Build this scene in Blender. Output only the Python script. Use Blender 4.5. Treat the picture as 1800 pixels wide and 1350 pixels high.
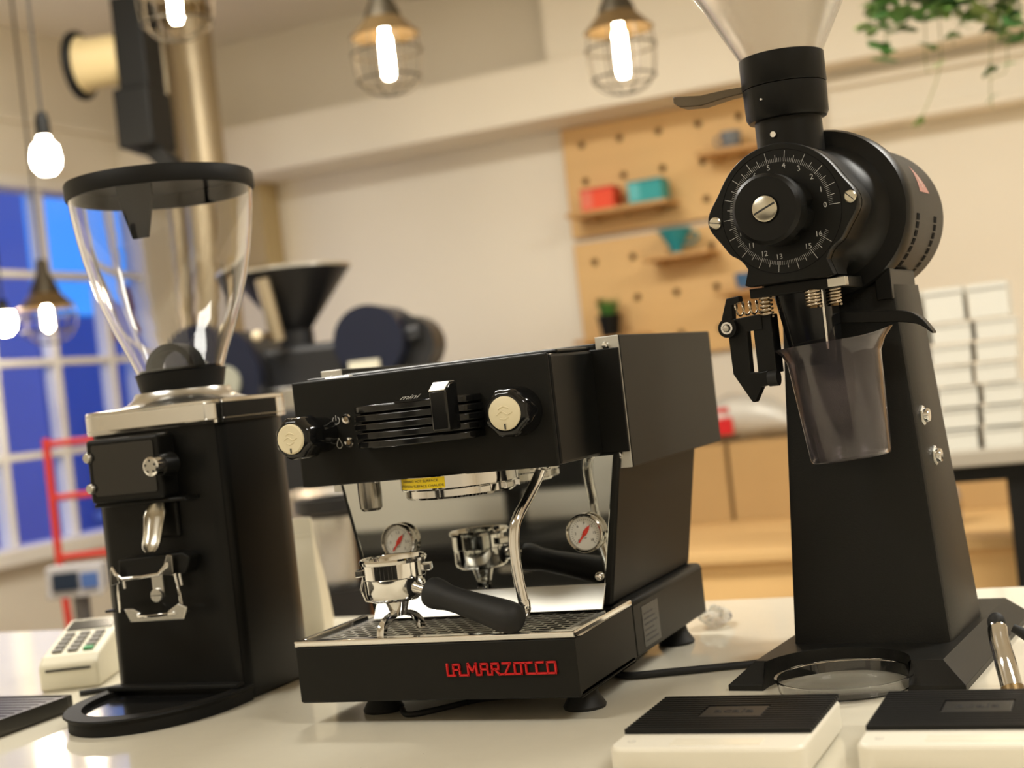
import bpy, bmesh, math, random
from mathutils import Vector, Matrix, Euler
for o in list(bpy.data.objects): bpy.data.objects.remove(o)
scene = bpy.context.scene
COL = scene.collection
R = math.radians
rnd = random.Random(7)

# ------------------------------------------------------------------ camera
# world axes follow the room: the worktop is z = 0, the espresso machine faces -y
FPX, ROLL, PITCH, YAW, CAMH = 2550.7, -.1125, .002, .4146, .3336
CAM = Vector((.7003, -1.3427, CAMH))
cam_d = bpy.data.cameras.new('camera')
cam_d.sensor_width = 36.0
cam_d.lens = 36.0*FPX/1800
cam_d.clip_start = .05
cam_d.dof.use_dof = True
cam_d.dof.focus_distance = 1.43
cam_d.dof.aperture_fstop = 4.1
cam = bpy.data.objects.new('camera', cam_d); COL.objects.link(cam)
_f = Vector((-math.sin(YAW)*math.cos(PITCH), math.cos(YAW)*math.cos(PITCH), math.sin(PITCH)))
_r = Vector((math.cos(YAW), math.sin(YAW), 0)); _u = _r.cross(_f)
_c, _s = math.cos(ROLL), math.sin(ROLL)
# a point shifted along world up moves to the upper left of the picture
_R = _r*_c + _u*_s; _U = _u*_c - _r*_s
cam.matrix_world = Matrix(((_R.x, _U.x, -_f.x, CAM.x), (_R.y, _U.y, -_f.y, CAM.y), (_R.z, _U.z, -_f.z, CAM.z), (0, 0, 0, 1)))
scene.camera = cam

def ray(u, v):
    a, b = u-900, v-675
    return _f + _R*(a/FPX) - _U*(b/FPX)
def on_y(u, v, y): d = ray(u, v); return CAM + d*((y-CAM.y)/d.y)
def on_x(u, v, x): d = ray(u, v); return CAM + d*((x-CAM.x)/d.x)
def on_z(u, v, z): d = ray(u, v); return CAM + d*((z-CAM.z)/d.z)
def at_d(u, v, D): return CAM + ray(u, v)*D

# ------------------------------------------------------------------ world, exposure
scene.view_settings.view_transform = 'Standard'
scene.view_settings.look = 'None'
scene.view_settings.gamma = 1
scene.view_settings.use_curve_mapping = False
scene.view_settings.exposure = 0.0
w = bpy.data.worlds.new('dusk_sky'); scene.world = w; w.use_nodes = True
nt = w.node_tree; nt.nodes.clear()
wo = nt.nodes.new('ShaderNodeOutputWorld'); bg = nt.nodes.new('ShaderNodeBackground')
tc = nt.nodes.new('ShaderNodeTexCoord'); sx = nt.nodes.new('ShaderNodeSeparateXYZ'); rp = nt.nodes.new('ShaderNodeValToRGB')
rp.color_ramp.elements[0].position = .0; rp.color_ramp.elements[0].color = (.03, .34, 1, 1)
rp.color_ramp.elements[1].position = .5; rp.color_ramp.elements[1].color = (.17, .21, .85, 1)
nt.links.new(tc.outputs['Generated'], sx.inputs[0]); nt.links.new(sx.outputs['Z'], rp.inputs[0])
nt.links.new(rp.outputs[0], bg.inputs[0]); nt.links.new(bg.outputs[0], wo.inputs[0])
bg.inputs[1].default_value = 1.25

def area(name, loc, rot, sx_, sy_, power, col):
    d = bpy.data.lights.new(name, 'AREA'); d.shape = 'RECTANGLE'; d.size = sx_; d.size_y = sy_
    d.energy = power; d.color = col
    o = bpy.data.objects.new(name, d); COL.objects.link(o); o.location = loc; o.rotation_euler = rot
    return o
WARM = (1.0, .975, .90)
CEIL = 1.92
# unseen ceiling panels added as fill light for the room (fixtures built below)
FILL_PANELS = [(1.7, 1.5, 58), (1.9, -.9, 30), (-1.2, -1.3, 26), (-1.2, 1.3, 58)]
for px_, py_, pw_ in FILL_PANELS:
    area('added_fill_light', (px_, py_, CEIL-.045), (0, 0, 0), 1.1, .28, pw_, WARM)

# ------------------------------------------------------------------ materials
MATS = {}
def lin(c): return tuple(((x/255)/12.92 if x/255 <= .04045 else ((x/255+.055)/1.055)**2.4) for x in c)
def mat(name, col, rough=.5, metal=0, noise=0, nscale=20, bump=0, bscale=200, spec=.5, trans=0, ior=1.45, emit=0, emitcol=None, coat=0, stretch=None, alpha=None):
    if name in MATS: return MATS[name]
    m = bpy.data.materials.new(name); m.use_nodes = True
    n = m.node_tree.nodes; l = m.node_tree.links; b = n['Principled BSDF']
    c = (*col, 1)
    b.inputs['Base Color'].default_value = c; b.inputs['Roughness'].default_value = rough; b.inputs['Metallic'].default_value = metal
    b.inputs['Specular IOR Level'].default_value = spec; b.inputs['IOR'].default_value = ior
    b.inputs['Transmission Weight'].default_value = trans; b.inputs['Coat Weight'].default_value = coat
    if emit:
        b.inputs['Emission Color'].default_value = (*(emitcol or col), 1); b.inputs['Emission Strength'].default_value = emit
    if noise or bump:
        t = n.new('ShaderNodeTexCoord'); mp = n.new('ShaderNodeMapping'); l.new(t.outputs['Object'], mp.inputs[0])
        if stretch: mp.inputs['Scale'].default_value = stretch
        if noise:
            nz = n.new('ShaderNodeTexNoise'); nz.inputs['Scale'].default_value = nscale; nz.inputs['Detail'].default_value = 4; l.new(mp.outputs[0], nz.inputs[0])
            mx = n.new('ShaderNodeMix'); mx.data_type = 'RGBA'
            mx.inputs[6].default_value = tuple(max(0, x*(1-noise)) for x in col)+(1,); mx.inputs[7].default_value = tuple(min(1, x*(1+noise)) for x in col)+(1,)
            l.new(nz.outputs[0], mx.inputs[0]); l.new(mx.outputs[2], b.inputs['Base Color'])
        if bump:
            nb = n.new('ShaderNodeTexNoise'); nb.inputs['Scale'].default_value = bscale; nb.inputs['Detail'].default_value = 2; l.new(mp.outputs[0], nb.inputs[0])
            bp = n.new('ShaderNodeBump'); bp.inputs['Strength'].default_value = bump; bp.inputs['Distance'].default_value = .001
            l.new(nb.outputs[0], bp.inputs['Height']); l.new(bp.outputs[0], b.inputs['Normal'])
    MATS[name] = m; return m
powder = mat('black_powder_coat', (.0105, .0102, .0085), .46, spec=.20, noise=.12, nscale=60, bump=.12, bscale=900)
satin = mat('satin_black_metal', (.0065, .0064, .0056), .36, spec=.24, bump=.06, bscale=1200)
wrinkle = mat('textured_black_paint', (.0095, .0092, .0078), .42, spec=.24, bump=.25, bscale=700)
gloss_black = mat('glossy_black_plastic', (.006, .006, .006), .12)
matt_black = mat('matt_black_plastic', (.0085, .0083, .0075), .55, spec=.22, bump=.08, bscale=500)
rubber = mat('black_rubber', (.010, .010, .0095), .62, bump=.1, bscale=300)
deep = mat('dark_recess', (.003, .003, .003), .8, spec=.1)
chrome = mat('polished_chrome', (.72, .71, .69), .07, 1)
mirror = mat('mirror_steel', (.68, .69, .665), .025, 1)
steel = mat('brushed_steel', (.56, .55, .52), .27, 1, bump=.08, bscale=60, stretch=(1, 1, 30))
alu = mat('satin_aluminium', (.66, .64, .58), .34, 1)
flange_m = mat('bare_metal_edge', (.62, .60, .54), .42, .6)
cream_cap = mat('cream_plastic', lin((226, 214, 180)), .45, noise=.04)
red_enamel = mat('red_enamel', lin((196, 30, 30)), .28)
gauge_white = mat('gauge_face', (.72, .70, .64), .5)
red_needle = mat('red_needle', lin((215, 62, 48)), .5)
ink = mat('black_ink', (.02, .02, .02), .6)
white_ink = mat('pale_grey_ink', (.46, .455, .43), .6)
yellow = mat('yellow_label', lin((226, 196, 20)), .45)
label_grey = mat('silver_sticker', (.06, .058, .052), .4, .3, noise=.3, nscale=150)
def clear_mat(name, tint, rough=.02, spec_only=.0):
    m = bpy.data.materials.new(name); m.use_nodes = True
    n = m.node_tree.nodes; b = n['Principled BSDF']
    b.inputs['Base Color'].default_value = (*tint, 1); b.inputs['Transmission Weight'].default_value = 1; b.inputs['Roughness'].default_value = rough; b.inputs['IOR'].default_value = 1.46
    return m
clear = clear_mat('clear_plastic', (.97, .975, .98))
dusty = clear_mat('dusty_clear_plastic', (.90, .87, .82), .16)
dusty.node_tree.nodes['Principled BSDF'].inputs['Transmission Weight'].default_value = .93
smoke = clear_mat('smoky_plastic', (.56, .51, .53), .09)
smoke.node_tree.nodes['Principled BSDF'].inputs['Transmission Weight'].default_value = .965
def pane_mat(name, tint, refl=.10):
    m = bpy.data.materials.new(name); m.use_nodes = True
    n = m.node_tree.nodes; l = m.node_tree.links; n.remove(n['Principled BSDF'])
    tr = n.new('ShaderNodeBsdfTransparent'); tr.inputs[0].default_value = (*tint, 1)
    gl = n.new('ShaderNodeBsdfGlossy'); gl.inputs['Roughness'].default_value = .01
    lw = n.new('ShaderNodeFresnel'); lw.inputs[0].default_value = 1.45
    mx = n.new('ShaderNodeMixShader'); ge = n.new('ShaderNodeNewGeometry'); sb_ = n.new('ShaderNodeMath'); sb_.operation = 'SUBTRACT'; sb_.inputs[0].default_value = 1; l.new(ge.outputs['Backfacing'], sb_.inputs[1])
    ml = n.new('ShaderNodeMath'); ml.operation = 'MULTIPLY'; l.new(lw.outputs[0], ml.inputs[0]); l.new(sb_.outputs[0], ml.inputs[1])
    l.new(ml.outputs[0], mx.inputs[0]); l.new(tr.outputs[0], mx.inputs[1]); l.new(gl.outputs[0], mx.inputs[2])
    l.new(mx.outputs[0], n['Material Output'].inputs[0]); return m
pane_m = pane_mat('window_glass', (.96, .97, 1))
# ------------------------------------------------------------------ mesh building
class MB:
    def __init__(s): s.v = []; s.f = []
    def add(s, vs, fs):
        k = len(s.v); s.v += [tuple(p) for p in vs]; s.f += [tuple(i+k for i in q) for q in fs]; return s
    def box(s, x0, x1, y0, y1, z0, z1):
        return s.add([(x0,y0,z0),(x1,y0,z0),(x1,y1,z0),(x0,y1,z0),(x0,y0,z1),(x1,y0,z1),(x1,y1,z1),(x0,y1,z1)],
                     [(0,3,2,1),(4,5,6,7),(0,1,5,4),(1,2,6,5),(2,3,7,6),(3,0,4,7)])
    def loft(s, rings, cap=True, closed=True):
        n = len(rings[0]); k = len(s.v)
        for r in rings: s.v += [tuple(p) for p in r]
        for i in range(len(rings)-1):
            for j in range(n if closed else n-1):
                a = k+i*n+j; b = k+i*n+(j+1) % n
                s.f.append((a, b, b+n, a+n))
        if cap:
            s.f.append(tuple(k+j for j in range(n))[::-1]); e = k+(len(rings)-1)*n; s.f.append(tuple(e+j for j in range(n)))
        return s
    def prism(s, poly, c0, c1, axis='z'):
        g = {'z': lambda a, b, c: (a, b, c), 'y': lambda a, b, c: (a, c, b), 'x': lambda a, b, c: (c, a, b)}[axis]
        return s.loft([[g(a, b, c0) for a, b in poly], [g(a, b, c1) for a, b in poly]])
    def cyl(s, p0, p1, r0, r1=None, n=24, cap=True):
        return s.tube([p0, p1], [r0, r0 if r1 is None else r1], n, cap)
    def tube(s, pts, r, n=12, cap=True):
        pts = [Vector(p) for p in pts]; m = len(pts)
        rr = r if isinstance(r, (list, tuple)) else [r]*m
        rings = []; up = None
        for i, p in enumerate(pts):
            t = (pts[min(i+1, m-1)]-pts[max(i-1, 0)]).normalized()
            if up is None:
                up = Vector((0, 0, 1)) if abs(t.z) < .9 else Vector((1, 0, 0))
            a = (up-t*up.dot(t)).normalized(); b = t.cross(a); up = a
            rings.append([p+a*(rr[i]*math.cos(2*math.pi*j/n))+b*(rr[i]*math.sin(2*math.pi*j/n)) for j in range(n)])
        return s.loft(rings, cap)
    def lathe(s, prof, n=48, c=(0, 0, 0), a0=0, a1=2*math.pi, closed_prof=False):
        full = abs(a1-a0-2*math.pi) < 1e-6; k = len(s.v); m = len(prof); na = n if full else n+1
        for i in range(na):
            a = a0+(a1-a0)*i/n
            for r, z in prof: s.v.append((c[0]+r*math.cos(a), c[1]+r*math.sin(a), c[2]+z))
        for i in range(n):
            for j in range(m if closed_prof else m-1):
                p = k+i*m+j; q = k+i*m+(j+1) % m; i2 = (i+1) % na
                s.f.append((p, k+i2*m+j, k+i2*m+(j+1) % m, q))
        if not full and closed_prof:
            s.f.append(tuple(k+j for j in range(m))); s.f.append(tuple(k+n*m+j for j in range(m))[::-1])
        return s
    def disc(s, c, r, n=32):
        k = len(s.v); s.v += [(c[0]+r*math.cos(2*math.pi*i/n), c[1]+r*math.sin(2*math.pi*i/n), c[2]) for i in range(n)]
        s.f.append(tuple(range(k, k+n))); return s
    def ball(s, c, rx, ry=None, rz=None, n=16, m=10):
        ry = ry or rx; rz = rz or rx
        prof = [(math.sin(math.pi*j/m), -math.cos(math.pi*j/m)) for j in range(m+1)]
        k = len(s.v); s.lathe(prof, n)
        for i in range(k, len(s.v)): p = s.v[i]; s.v[i] = (c[0]+p[0]*rx, c[1]+p[1]*ry, c[2]+p[2]*rz)
        return s
    def xf(s, M, k=0):
        for i in range(k, len(s.v)): s.v[i] = tuple(M @ Vector(s.v[i]))
        return s
    def mesh(s, name, m, smooth=35):
        me = bpy.data.meshes.new(name); me.from_pydata(s.v, [], s.f)
        bm = bmesh.new(); bm.from_mesh(me); bmesh.ops.remove_doubles(bm, verts=bm.verts, dist=1e-6)
        bmesh.ops.dissolve_degenerate(bm, dist=1e-7, edges=bm.edges)
        bmesh.ops.recalc_face_normals(bm, faces=bm.faces); bm.to_mesh(me); bm.free()
        if smooth:
            for p in me.polygons: p.use_smooth = True
            me.set_sharp_from_angle(angle=R(smooth))
        if m: me.materials.append(m)
        return me
    def build(s, name, m, parent=None, smooth=35, bevel=0, seg=2, sub=0):
        o = bpy.data.objects.new(name, s.mesh(name, m, smooth)); COL.objects.link(o)
        if parent: o.parent = parent
        if bevel:
            b = o.modifiers.new('bevel', 'BEVEL'); b.width = bevel; b.segments = seg; b.limit_method = 'ANGLE'; b.angle_limit = R(40); b.harden_normals = False
        if sub:
            q = o.modifiers.new('sub', 'SUBSURF'); q.levels = sub; q.render_levels = sub
        return o
def AX(axis):   # turn a lathe built on +z so that it points along an axis
    return {'-y': Matrix.Rotation(R(90), 4, 'X'), '+y': Matrix.Rotation(R(-90), 4, 'X'), '+x': Matrix.Rotation(R(90), 4, 'Y'), '-x': Matrix.Rotation(R(-90), 4, 'Y')}[axis]
def T(x, y, z): return Matrix.Translation((x, y, z))
def thing(name, label, cat, loc=(0, 0, 0), rz=0, group=None):
    o = bpy.data.objects.new(name, None); COL.objects.link(o); o.empty_display_size = .05
    o.location = loc; o.rotation_euler = (0, 0, rz); o['label'] = label; o['category'] = cat
    if group: o['group'] = group
    return o
def tag(o, label, cat, group=None):
    o['label'] = label; o['category'] = cat
    if group: o['group'] = group
    return o
def struct(o, label=None):
    o['kind'] = 'structure'
    if label: o['label'] = label
    return o
def again(o, parent, loc=None, rot=None):
    c = o.copy(); COL.objects.link(c); c.parent = parent
    if loc is not None: c.location = loc
    if rot is not None: c.rotation_euler = rot
    return c
def text(name, s, size, m, parent, M, extrude=.0002, align='CENTER', shear=0):
    cu = bpy.data.curves.new(name, 'FONT'); cu.body = s; cu.size = size; cu.extrude = extrude; cu.align_x = align; cu.align_y = 'CENTER'; cu.shear = shear; cu.resolution_u = 3
    tmp = bpy.data.objects.new(name+'_tmp', cu); COL.objects.link(tmp)
    bpy.context.view_layer.update()
    me = bpy.data.meshes.new_from_object(tmp.evaluated_get(bpy.context.evaluated_depsgraph_get()))
    bpy.data.objects.remove(tmp); bpy.data.curves.remove(cu)
    me.transform(M); me.materials.clear(); me.materials.append(m)
    o = bpy.data.objects.new(name, me); COL.objects.link(o); o.parent = parent; return o
FRONT = Matrix.Rotation(R(90), 4, 'X')     # text plane facing -y
def rrect(x0, x1, y0, y1, r, n=6):
    rs = r if isinstance(r, (list, tuple)) else [r]*4     # corners: (x1,y1) (x0,y1) (x0,y0) (x1,y0)
    out = []
    for (cx, cy, a), q in zip(((x1, y1, 0), (x0, y1, 90), (x0, y0, 180), (x1, y0, 270)), rs):
        ox = cx-q if a in (0, 270) else cx+q; oy = cy-q if a in (0, 90) else cy+q
        for i in range(n+1):
            t = R(a+90*i/n); out.append((ox+q*math.cos(t), oy+q*math.sin(t)))
    return out
def smooth_path(pts, k=6):
    P = [Vector(p) for p in pts]; out = []
    for i in range(len(P)-1):
        p0 = P[max(i-1, 0)]; p1 = P[i]; p2 = P[i+1]; p3 = P[min(i+2, len(P)-1)]
        for j in range(k):
            t = j/k; out.append(.5*((2*p1)+(-p0+p2)*t+(2*p0-5*p1+4*p2-p3)*t*t+(-p0+3*p1-3*p2+p3)*t**3))
    out.append(P[-1]); return out
# ------------------------------------------------------------------ room shell
FLOOR = -.92
XL, XR, YB, YF = -3.16, 4.2, 3.9, -2.75
wall_m = mat('cream_wall_paint', lin((238, 230, 213)), .75, noise=.02, nscale=3, bump=.04, bscale=90)
ceil_m = mat('ceiling_paint', lin((238, 230, 216)), .8, noise=.03, nscale=4)
floor_m = mat('grey_floor_screed', lin((178, 164, 142)), .5, noise=.10, nscale=6)
white_trim = mat('white_gloss_trim', lin((240, 236, 228)), .35)
struct(MB().box(XL-.2, XR+.2, YF-.2, YB+.2, FLOOR-.1, FLOOR).build('floor', floor_m, smooth=0))
struct(MB().box(XL-.2, XR+.2, YF-.2, YB+.2, CEIL, CEIL+.1).build('ceiling', ceil_m, smooth=0))
struct(MB().box(XL-.2, XR+.2, YB, YB+.15, FLOOR, CEIL).build('wall_back', wall_m, smooth=0))
struct(MB().box(XL-.2, XR+.2, YF-.15, YF, FLOOR, CEIL).build('wall_front', wall_m, smooth=0))
struct(MB().box(XR, XR+.15, YF, YB, FLOOR, CEIL).build('wall_right', wall_m, smooth=0))
# left wall with a window opening
WY0, WY1, WZ0, WZ1 = 1.95, 3.70, -.08, 1.345
m = MB()
m.box(XL-.15, XL, YF, WY0, FLOOR, CEIL).box(XL-.15, XL, WY1, YB, FLOOR, CEIL).box(XL-.15, XL, WY0, WY1, FLOOR, WZ0).box(XL-.15, XL, WY0, WY1, WZ1, CEIL)
struct(m.build('wall_left', wall_m, smooth=0))
struct(MB().box(XL, XL+.03, YF, YB-.3, 1.55, 1.585).build('trim_1', wall_m, smooth=0, bevel=.006))
# beam along the back wall with a deeper bulkhead over its right part
struct(MB().box(XL, XR, YB-.30, YB, 1.295, 1.50).build('trim_2', wall_m, smooth=0, bevel=.006))
bx = on_y(960, 100, YB-.25).x
struct(MB().box(bx, XR, YB-.25, YB, 1.50, CEIL).build('trim_3', wall_m, smooth=0, bevel=.004))
# bulkhead with moulded frame beside the pegboard
q0 = on_y(1462, 235, YB-.12); q1 = on_y(1470, 100, YB-.12)
bk = struct(MB().box(q0.x, XR, YB-.12, YB, q0.z, 1.296).build('trim_4', wall_m, smooth=0, bevel=.004))
MB().box(q0.x, XR, YB-.15, YB-.119, q0.z, q0.z+.035).build('lower_moulding', wall_m, bk, 0, .008)
MB().box(q0.x, XR, YB-.15, YB-.119, 1.235, 1.27).build('upper_moulding', wall_m, bk, 0, .008)
# window: outer frame, bars and panes
win = thing('window_1', 'white glazing-bar window looking out on blue dusk', 'window'); del win['category']; win['kind'] = 'structure'
fr = .045
MB().box(XL-.12, XL+.015, WY0, WY0+fr, WZ0, WZ1).build('frame_stile', white_trim, win, 0, .004)
MB().box(XL-.12, XL+.015, WY1-fr, WY1, WZ0, WZ1).build('frame_stile', white_trim, win, 0, .004)
MB().box(XL-.12, XL+.015, WY0+fr, WY1-fr, WZ1-fr, WZ1).build('frame_head', white_trim, win, 0, .004)
MB().box(XL-.12, XL+.06, WY0-.04, WY1+.04, WZ0-.03, WZ0+.03).build('window_sill', white_trim, win, 0, .008)
cols = [on_x(u, 765, XL).y for u in (15, 125, 222)]
step = cols[1]-cols[0]
ys = [WY0+fr, cols[0]-2*step, cols[0]-step, cols[0], cols[1], cols[2], WY1-fr]
zs = [WZ0+.03, on_x(60, 801, XL).z, on_x(60, 636, XL).z, on_x(60, 480, XL).z, WZ1-fr]
for y in ys[1:-1]: MB().box(XL-.085, XL-.02, y-.016, y+.016, zs[0], zs[-1]).build('upright_bar', white_trim, win, 0, .004)
for z in zs[1:-1]: MB().box(XL-.080, XL-.025, ys[0], ys[-1], z-.014, z+.014).build('cross_bar', white_trim, win, 0, .004)
for i in range(len(ys)-1):
    for j in range(len(zs)-1):
        MB().box(XL-.056, XL-.052, ys[i]+.010, ys[i+1]-.010, zs[j]+.010, zs[j+1]-.010).build('pane', pane_m, win, 0)
# street outside: paving and two facades in the dusk
facade = mat('dusk_facade', lin((205, 165, 190)), .8, noise=.1, nscale=2)
facade2 = mat('far_facade', lin((120, 130, 175)), .8, noise=.1, nscale=2)
dkwin = mat('facade_window', (.03, .05, .12), .2)
struct(MB().box(XL-14, XL-.2, -6, 24, -1.05, -.98).build('pavement_outside', mat('street_paving', lin((110, 110, 120)), .7, noise=.2, nscale=4), smooth=0))
def house(y0, y1, xf, h, m, label):
    t = thing('street_building', label, 'building', (xf, y0, -.99))
    W = y1-y0
    MB().box(-3, 0, 0, W, 0, h).build('facade_wall', m, t, 0)
    n = int(W/1.3); 
    for i in range(n):
        for k in range(int(h/1.6)):
            f = MB().box(-.02, .03, .35+i*1.3, .95+i*1.3, .5+k*1.6, 1.5+k*1.6).build('window', dkwin, t, 0)
            MB().box(.0, .06, .30+i*1.3, 1.0+i*1.3, .42+k*1.6, .50+k*1.6).build('sill', white_trim, f, 0)
house(4.6, 7.75, XL-4.2, 3.4, facade, 'mauve facade across the street, seen through the window panes')
house(10.6, 14.5, XL-6.5, 2.6, facade2, 'low bluish facade further down the street behind the window')
# red poster hanging in the street outside the panes
pp = on_x(178, 566, XL-1.2)
pst = thing('street_banner', 'small red banner on a post outside the window', 'banner', (pp.x, pp.y, -.98))
MB().cyl((0, 0, 0), (0, 0, pp.z+1.20), .02, n=10).build('post', mat('grey_post', (.1, .1, .12), .5), pst)
MB().box(-.01, .01, .015, .17, pp.z+.88, pp.z+1.16).build('red_panel', mat('red_banner_cloth', lin((190, 30, 40)), .7), pst, 0)

# fixtures for the added fill panels (these give the room its light)
fill_face = mat('fill_diffuser', (1, .93, .79), .5, emit=4.0)
PL = ['unseen ceiling fill panel added over the packing table', 'unseen ceiling fill panel added right of the worktop', 'unseen ceiling fill panel added left of the worktop', 'unseen ceiling fill panel added above the pegboard end']
for (px_, py_, pw_), lb in zip(FILL_PANELS, PL):
    t = thing('added_fill_panel', lb, 'ceiling light', (px_, py_, CEIL), 0, 'added ceiling fill panels')
    MB().box(-.58, .58, -.17, .17, -.035, 0).build('housing', white_trim, t, 0, .004)
    MB().box(-.55, .55, -.14, .14, -.04, -.0345).build('diffuser', fill_face, t, 0)

# ------------------------------------------------------------------ the worktop
quartz = mat('white_quartz', lin((226, 219, 200)), .10, noise=.03, nscale=40)
n = quartz.node_tree.nodes; l = quartz.node_tree.links; b = n['Principled BSDF']
vz = n.new('ShaderNodeTexVoronoi'); vz.inputs['Scale'].default_value = 55; cr = n.new('ShaderNodeValToRGB')
cr.color_ramp.elements[0].position = .025; cr.color_ramp.elements[0].color = (.22, .20, .17, 1); cr.color_ramp.elements[1].position = .05; cr.color_ramp.elements[1].color = (1, 1, 1, 1)
tcq = n.new('ShaderNodeTexCoord'); l.new(tcq.outputs['Object'], vz.inputs[0]); l.new(vz.outputs['Distance'], cr.inputs[0])
nz2 = n.new('ShaderNodeTexNoise'); nz2.inputs['Scale'].default_value = 9; l.new(tcq.outputs['Object'], nz2.inputs[0])
gt = n.new('ShaderNodeMath'); gt.operation = 'GREATER_THAN'; gt.inputs[1].default_value = .60; l.new(nz2.outputs[0], gt.inputs[0])
mxq = n.new('ShaderNodeMix'); mxq.data_type = 'RGBA'; mxq.blend_type = 'MULTIPLY'
old = b.inputs['Base Color'].links[0].from_socket
l.new(gt.outputs[0], mxq.inputs[0]); l.new(old, mxq.inputs[6]); l.new(cr.outputs[0], mxq.inputs[7]); l.new(mxq.outputs[2], b.inputs['Base Color'])
wt = thing('worktop_island', 'glossy white quartz worktop on a white island under the coffee machines', 'counter', (-.2, 0, FLOOR))
H = -FLOOR
MB().box(-1.6, 1.7, -.62, .648, H-.04, H).build('quartz_slab', quartz, wt, 0, .003)
MB().box(-1.52, 1.62, -.54, .60, .08, H-.0401).build('carcass', white_trim, wt, 0)
MB().box(-1.48, 1.58, -.48, .56, 0, .0801).build('plinth', matt_black, wt, 0)
for k in range(5): MB().box(-1.50+k*.625, -1.50+k*.625+.615, -.558, -.5399, .10, H-.06).build('door', white_trim, wt, 0, .003)

# ------------------------------------------------------------------ back of room: pegboards, shelves and what stands on them
ply = mat('birch_plywood', lin((226, 186, 126)), .55, noise=.07, nscale=3, stretch=(1, 1, 8), bump=.03)
ply_edge = mat('plywood_shelf', lin((196, 152, 96)), .55, noise=.1, nscale=6, stretch=(1, 8, 8))
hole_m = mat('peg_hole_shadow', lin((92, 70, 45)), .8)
x0, x1 = -1.272, -.50
zb, zm, zt = .384, .860, 1.290
def pegboard(z0, z1, label):
    t = thing('pegboard', label, 'pegboard', (0, YB-.03, 0), 0, 'plywood pegboards on the back wall')
    # the sheet is pierced by a grid of holes: cells with round holes through to a dark backing
    nx, nz = 5, 3; px = .175; sxx = (x1-x0)/nx; szz = (z1-z0)/nz
    mb = MB(); r = .0135; N = 16
    for i in range(nx):
        for j in range(nz):
            a0 = x0+i*sxx; b0 = z0+j*szz; cx = a0+sxx/2; cz = b0+szz/2
            sq = []; ci = []
            for k in range(N):
                an = 2*math.pi*(k+.5)/N; dx, dz = math.cos(an), math.sin(an); sc = 1/max(abs(dx), abs(dz))
                sq.append((cx+dx*sc*sxx/2, 0, cz+dz*sc*szz/2)); ci.append((cx+dx*r, 0, cz+dz*r))
            sq = [(a0 if abs(p[0]-a0) < 1e-6 else p[0], p[1], p[2]) for p in sq]
            back = [(p[0], .018, p[2]) for p in ci]
            mb.loft([sq, ci, back], cap=False)
            # corner fillers of the cell
            for (ex, ez) in ((a0, b0), (a0+sxx, b0), (a0+sxx, b0+szz), (a0, b0+szz)):
                near = sorted(range(N), key=lambda k: (sq[k][0]-ex)**2+(sq[k][2]-ez)**2)[:2]
                mb.add([sq[near[0]], (ex, 0, ez), sq[near[1]]], [(0, 1, 2)])
    mb.build('sheet', ply, t, 0)
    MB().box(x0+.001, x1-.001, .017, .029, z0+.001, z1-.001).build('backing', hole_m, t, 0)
    for (a, bq, c, d) in ((x0-.001, x0+.004, z0, z1), (x1-.004, x1+.001, z0, z1), (x0, x1, z0-.001, z0+.004), (x0, x1, z1-.004, z1+.001)):
        MB().box(a, bq, .0002, .0295, c, d).build('edge_band', ply_edge, t, 0)
    for i in range(nx):
        for j in range(nz):
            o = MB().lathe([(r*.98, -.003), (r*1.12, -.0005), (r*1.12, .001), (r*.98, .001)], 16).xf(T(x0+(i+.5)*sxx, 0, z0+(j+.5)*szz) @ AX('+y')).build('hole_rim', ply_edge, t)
    return t
pegboard(zm+.012, zt, 'birch plywood pegboard holding the shelf with red and teal boxes')
pegboard(zb, zm-.012, 'birch plywood pegboard behind the small potted grass plant')
def shelf(uL, uR, v, label, depth=.16):
    a = on_y((uL+uR)/2, v, YB-.11); wd = (on_y(uR, v, YB-.11)-on_y(uL, v, YB-.11)).length
    t = thing('peg_shelf', label, 'shelf', (a.x, YB-.03, a.z), 0, 'little shelves on the pegboard')
    MB().box(-wd/2, wd/2, -depth, -.001, -.016, 0).build('board', ply_edge, t, 0, .002)
    for s in (-1, 1): MB().cyl((s*wd*.3, .0, -.024), (s*wd*.3, -.10, -.024), .0085, n=10).build('peg', ply_edge, t)
    return a, wd
A, wA = shelf(1005, 1182, 365, 'plywood peg shelf carrying a red and a teal box')
Bs, wB = shelf(1138, 1255, 446, 'plywood peg shelf carrying the teal cone dripper')
Cs, wC = shelf(1232, 1345, 262, 'plywood peg shelf carrying a grey cup beside the grinder neck')
Ds, wD = shelf(1265, 1390, 506, 'plywood peg shelf carrying a small blue item behind the grinder')
def packbox(name, u, v, w_, h_, col, label, zfloor, band, panel):
    p = on_y(u, v, YB-.11)
    t = thing(name, label, 'box', (p.x, YB-.115, zfloor))
    MB().box(-w_/2, w_/2, -.05, .05, 0, h_).build('carton', mat(name+'_card', lin(col), .5), t, 0, .003)
    MB().box(-w_/2+.004, -w_/2+w_*.36, -.0515, -.0495, h_*.12, h_*.9).build('side_print', mat(name+'_print', lin(panel), .5), t, 0)
    MB().box(-w_/2-.001, w_/2+.001, -.051, .051, h_*.86, h_+.001).build('lid', mat(name+'_lid', lin(band), .5), t, 0, .002)
packbox('red_dripper_box', 1057, 342, .130, .082, (238, 78, 40), 'bright red-orange carton on the upper peg shelf', A.z, (205, 45, 35), (232, 120, 95))
packbox('teal_dripper_box', 1140, 328, .130, .082, (36, 160, 164), 'teal carton on the upper peg shelf', A.z, (25, 130, 140), (95, 190, 195))
dr = on_y(1188, 420, YB-.11)
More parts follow.
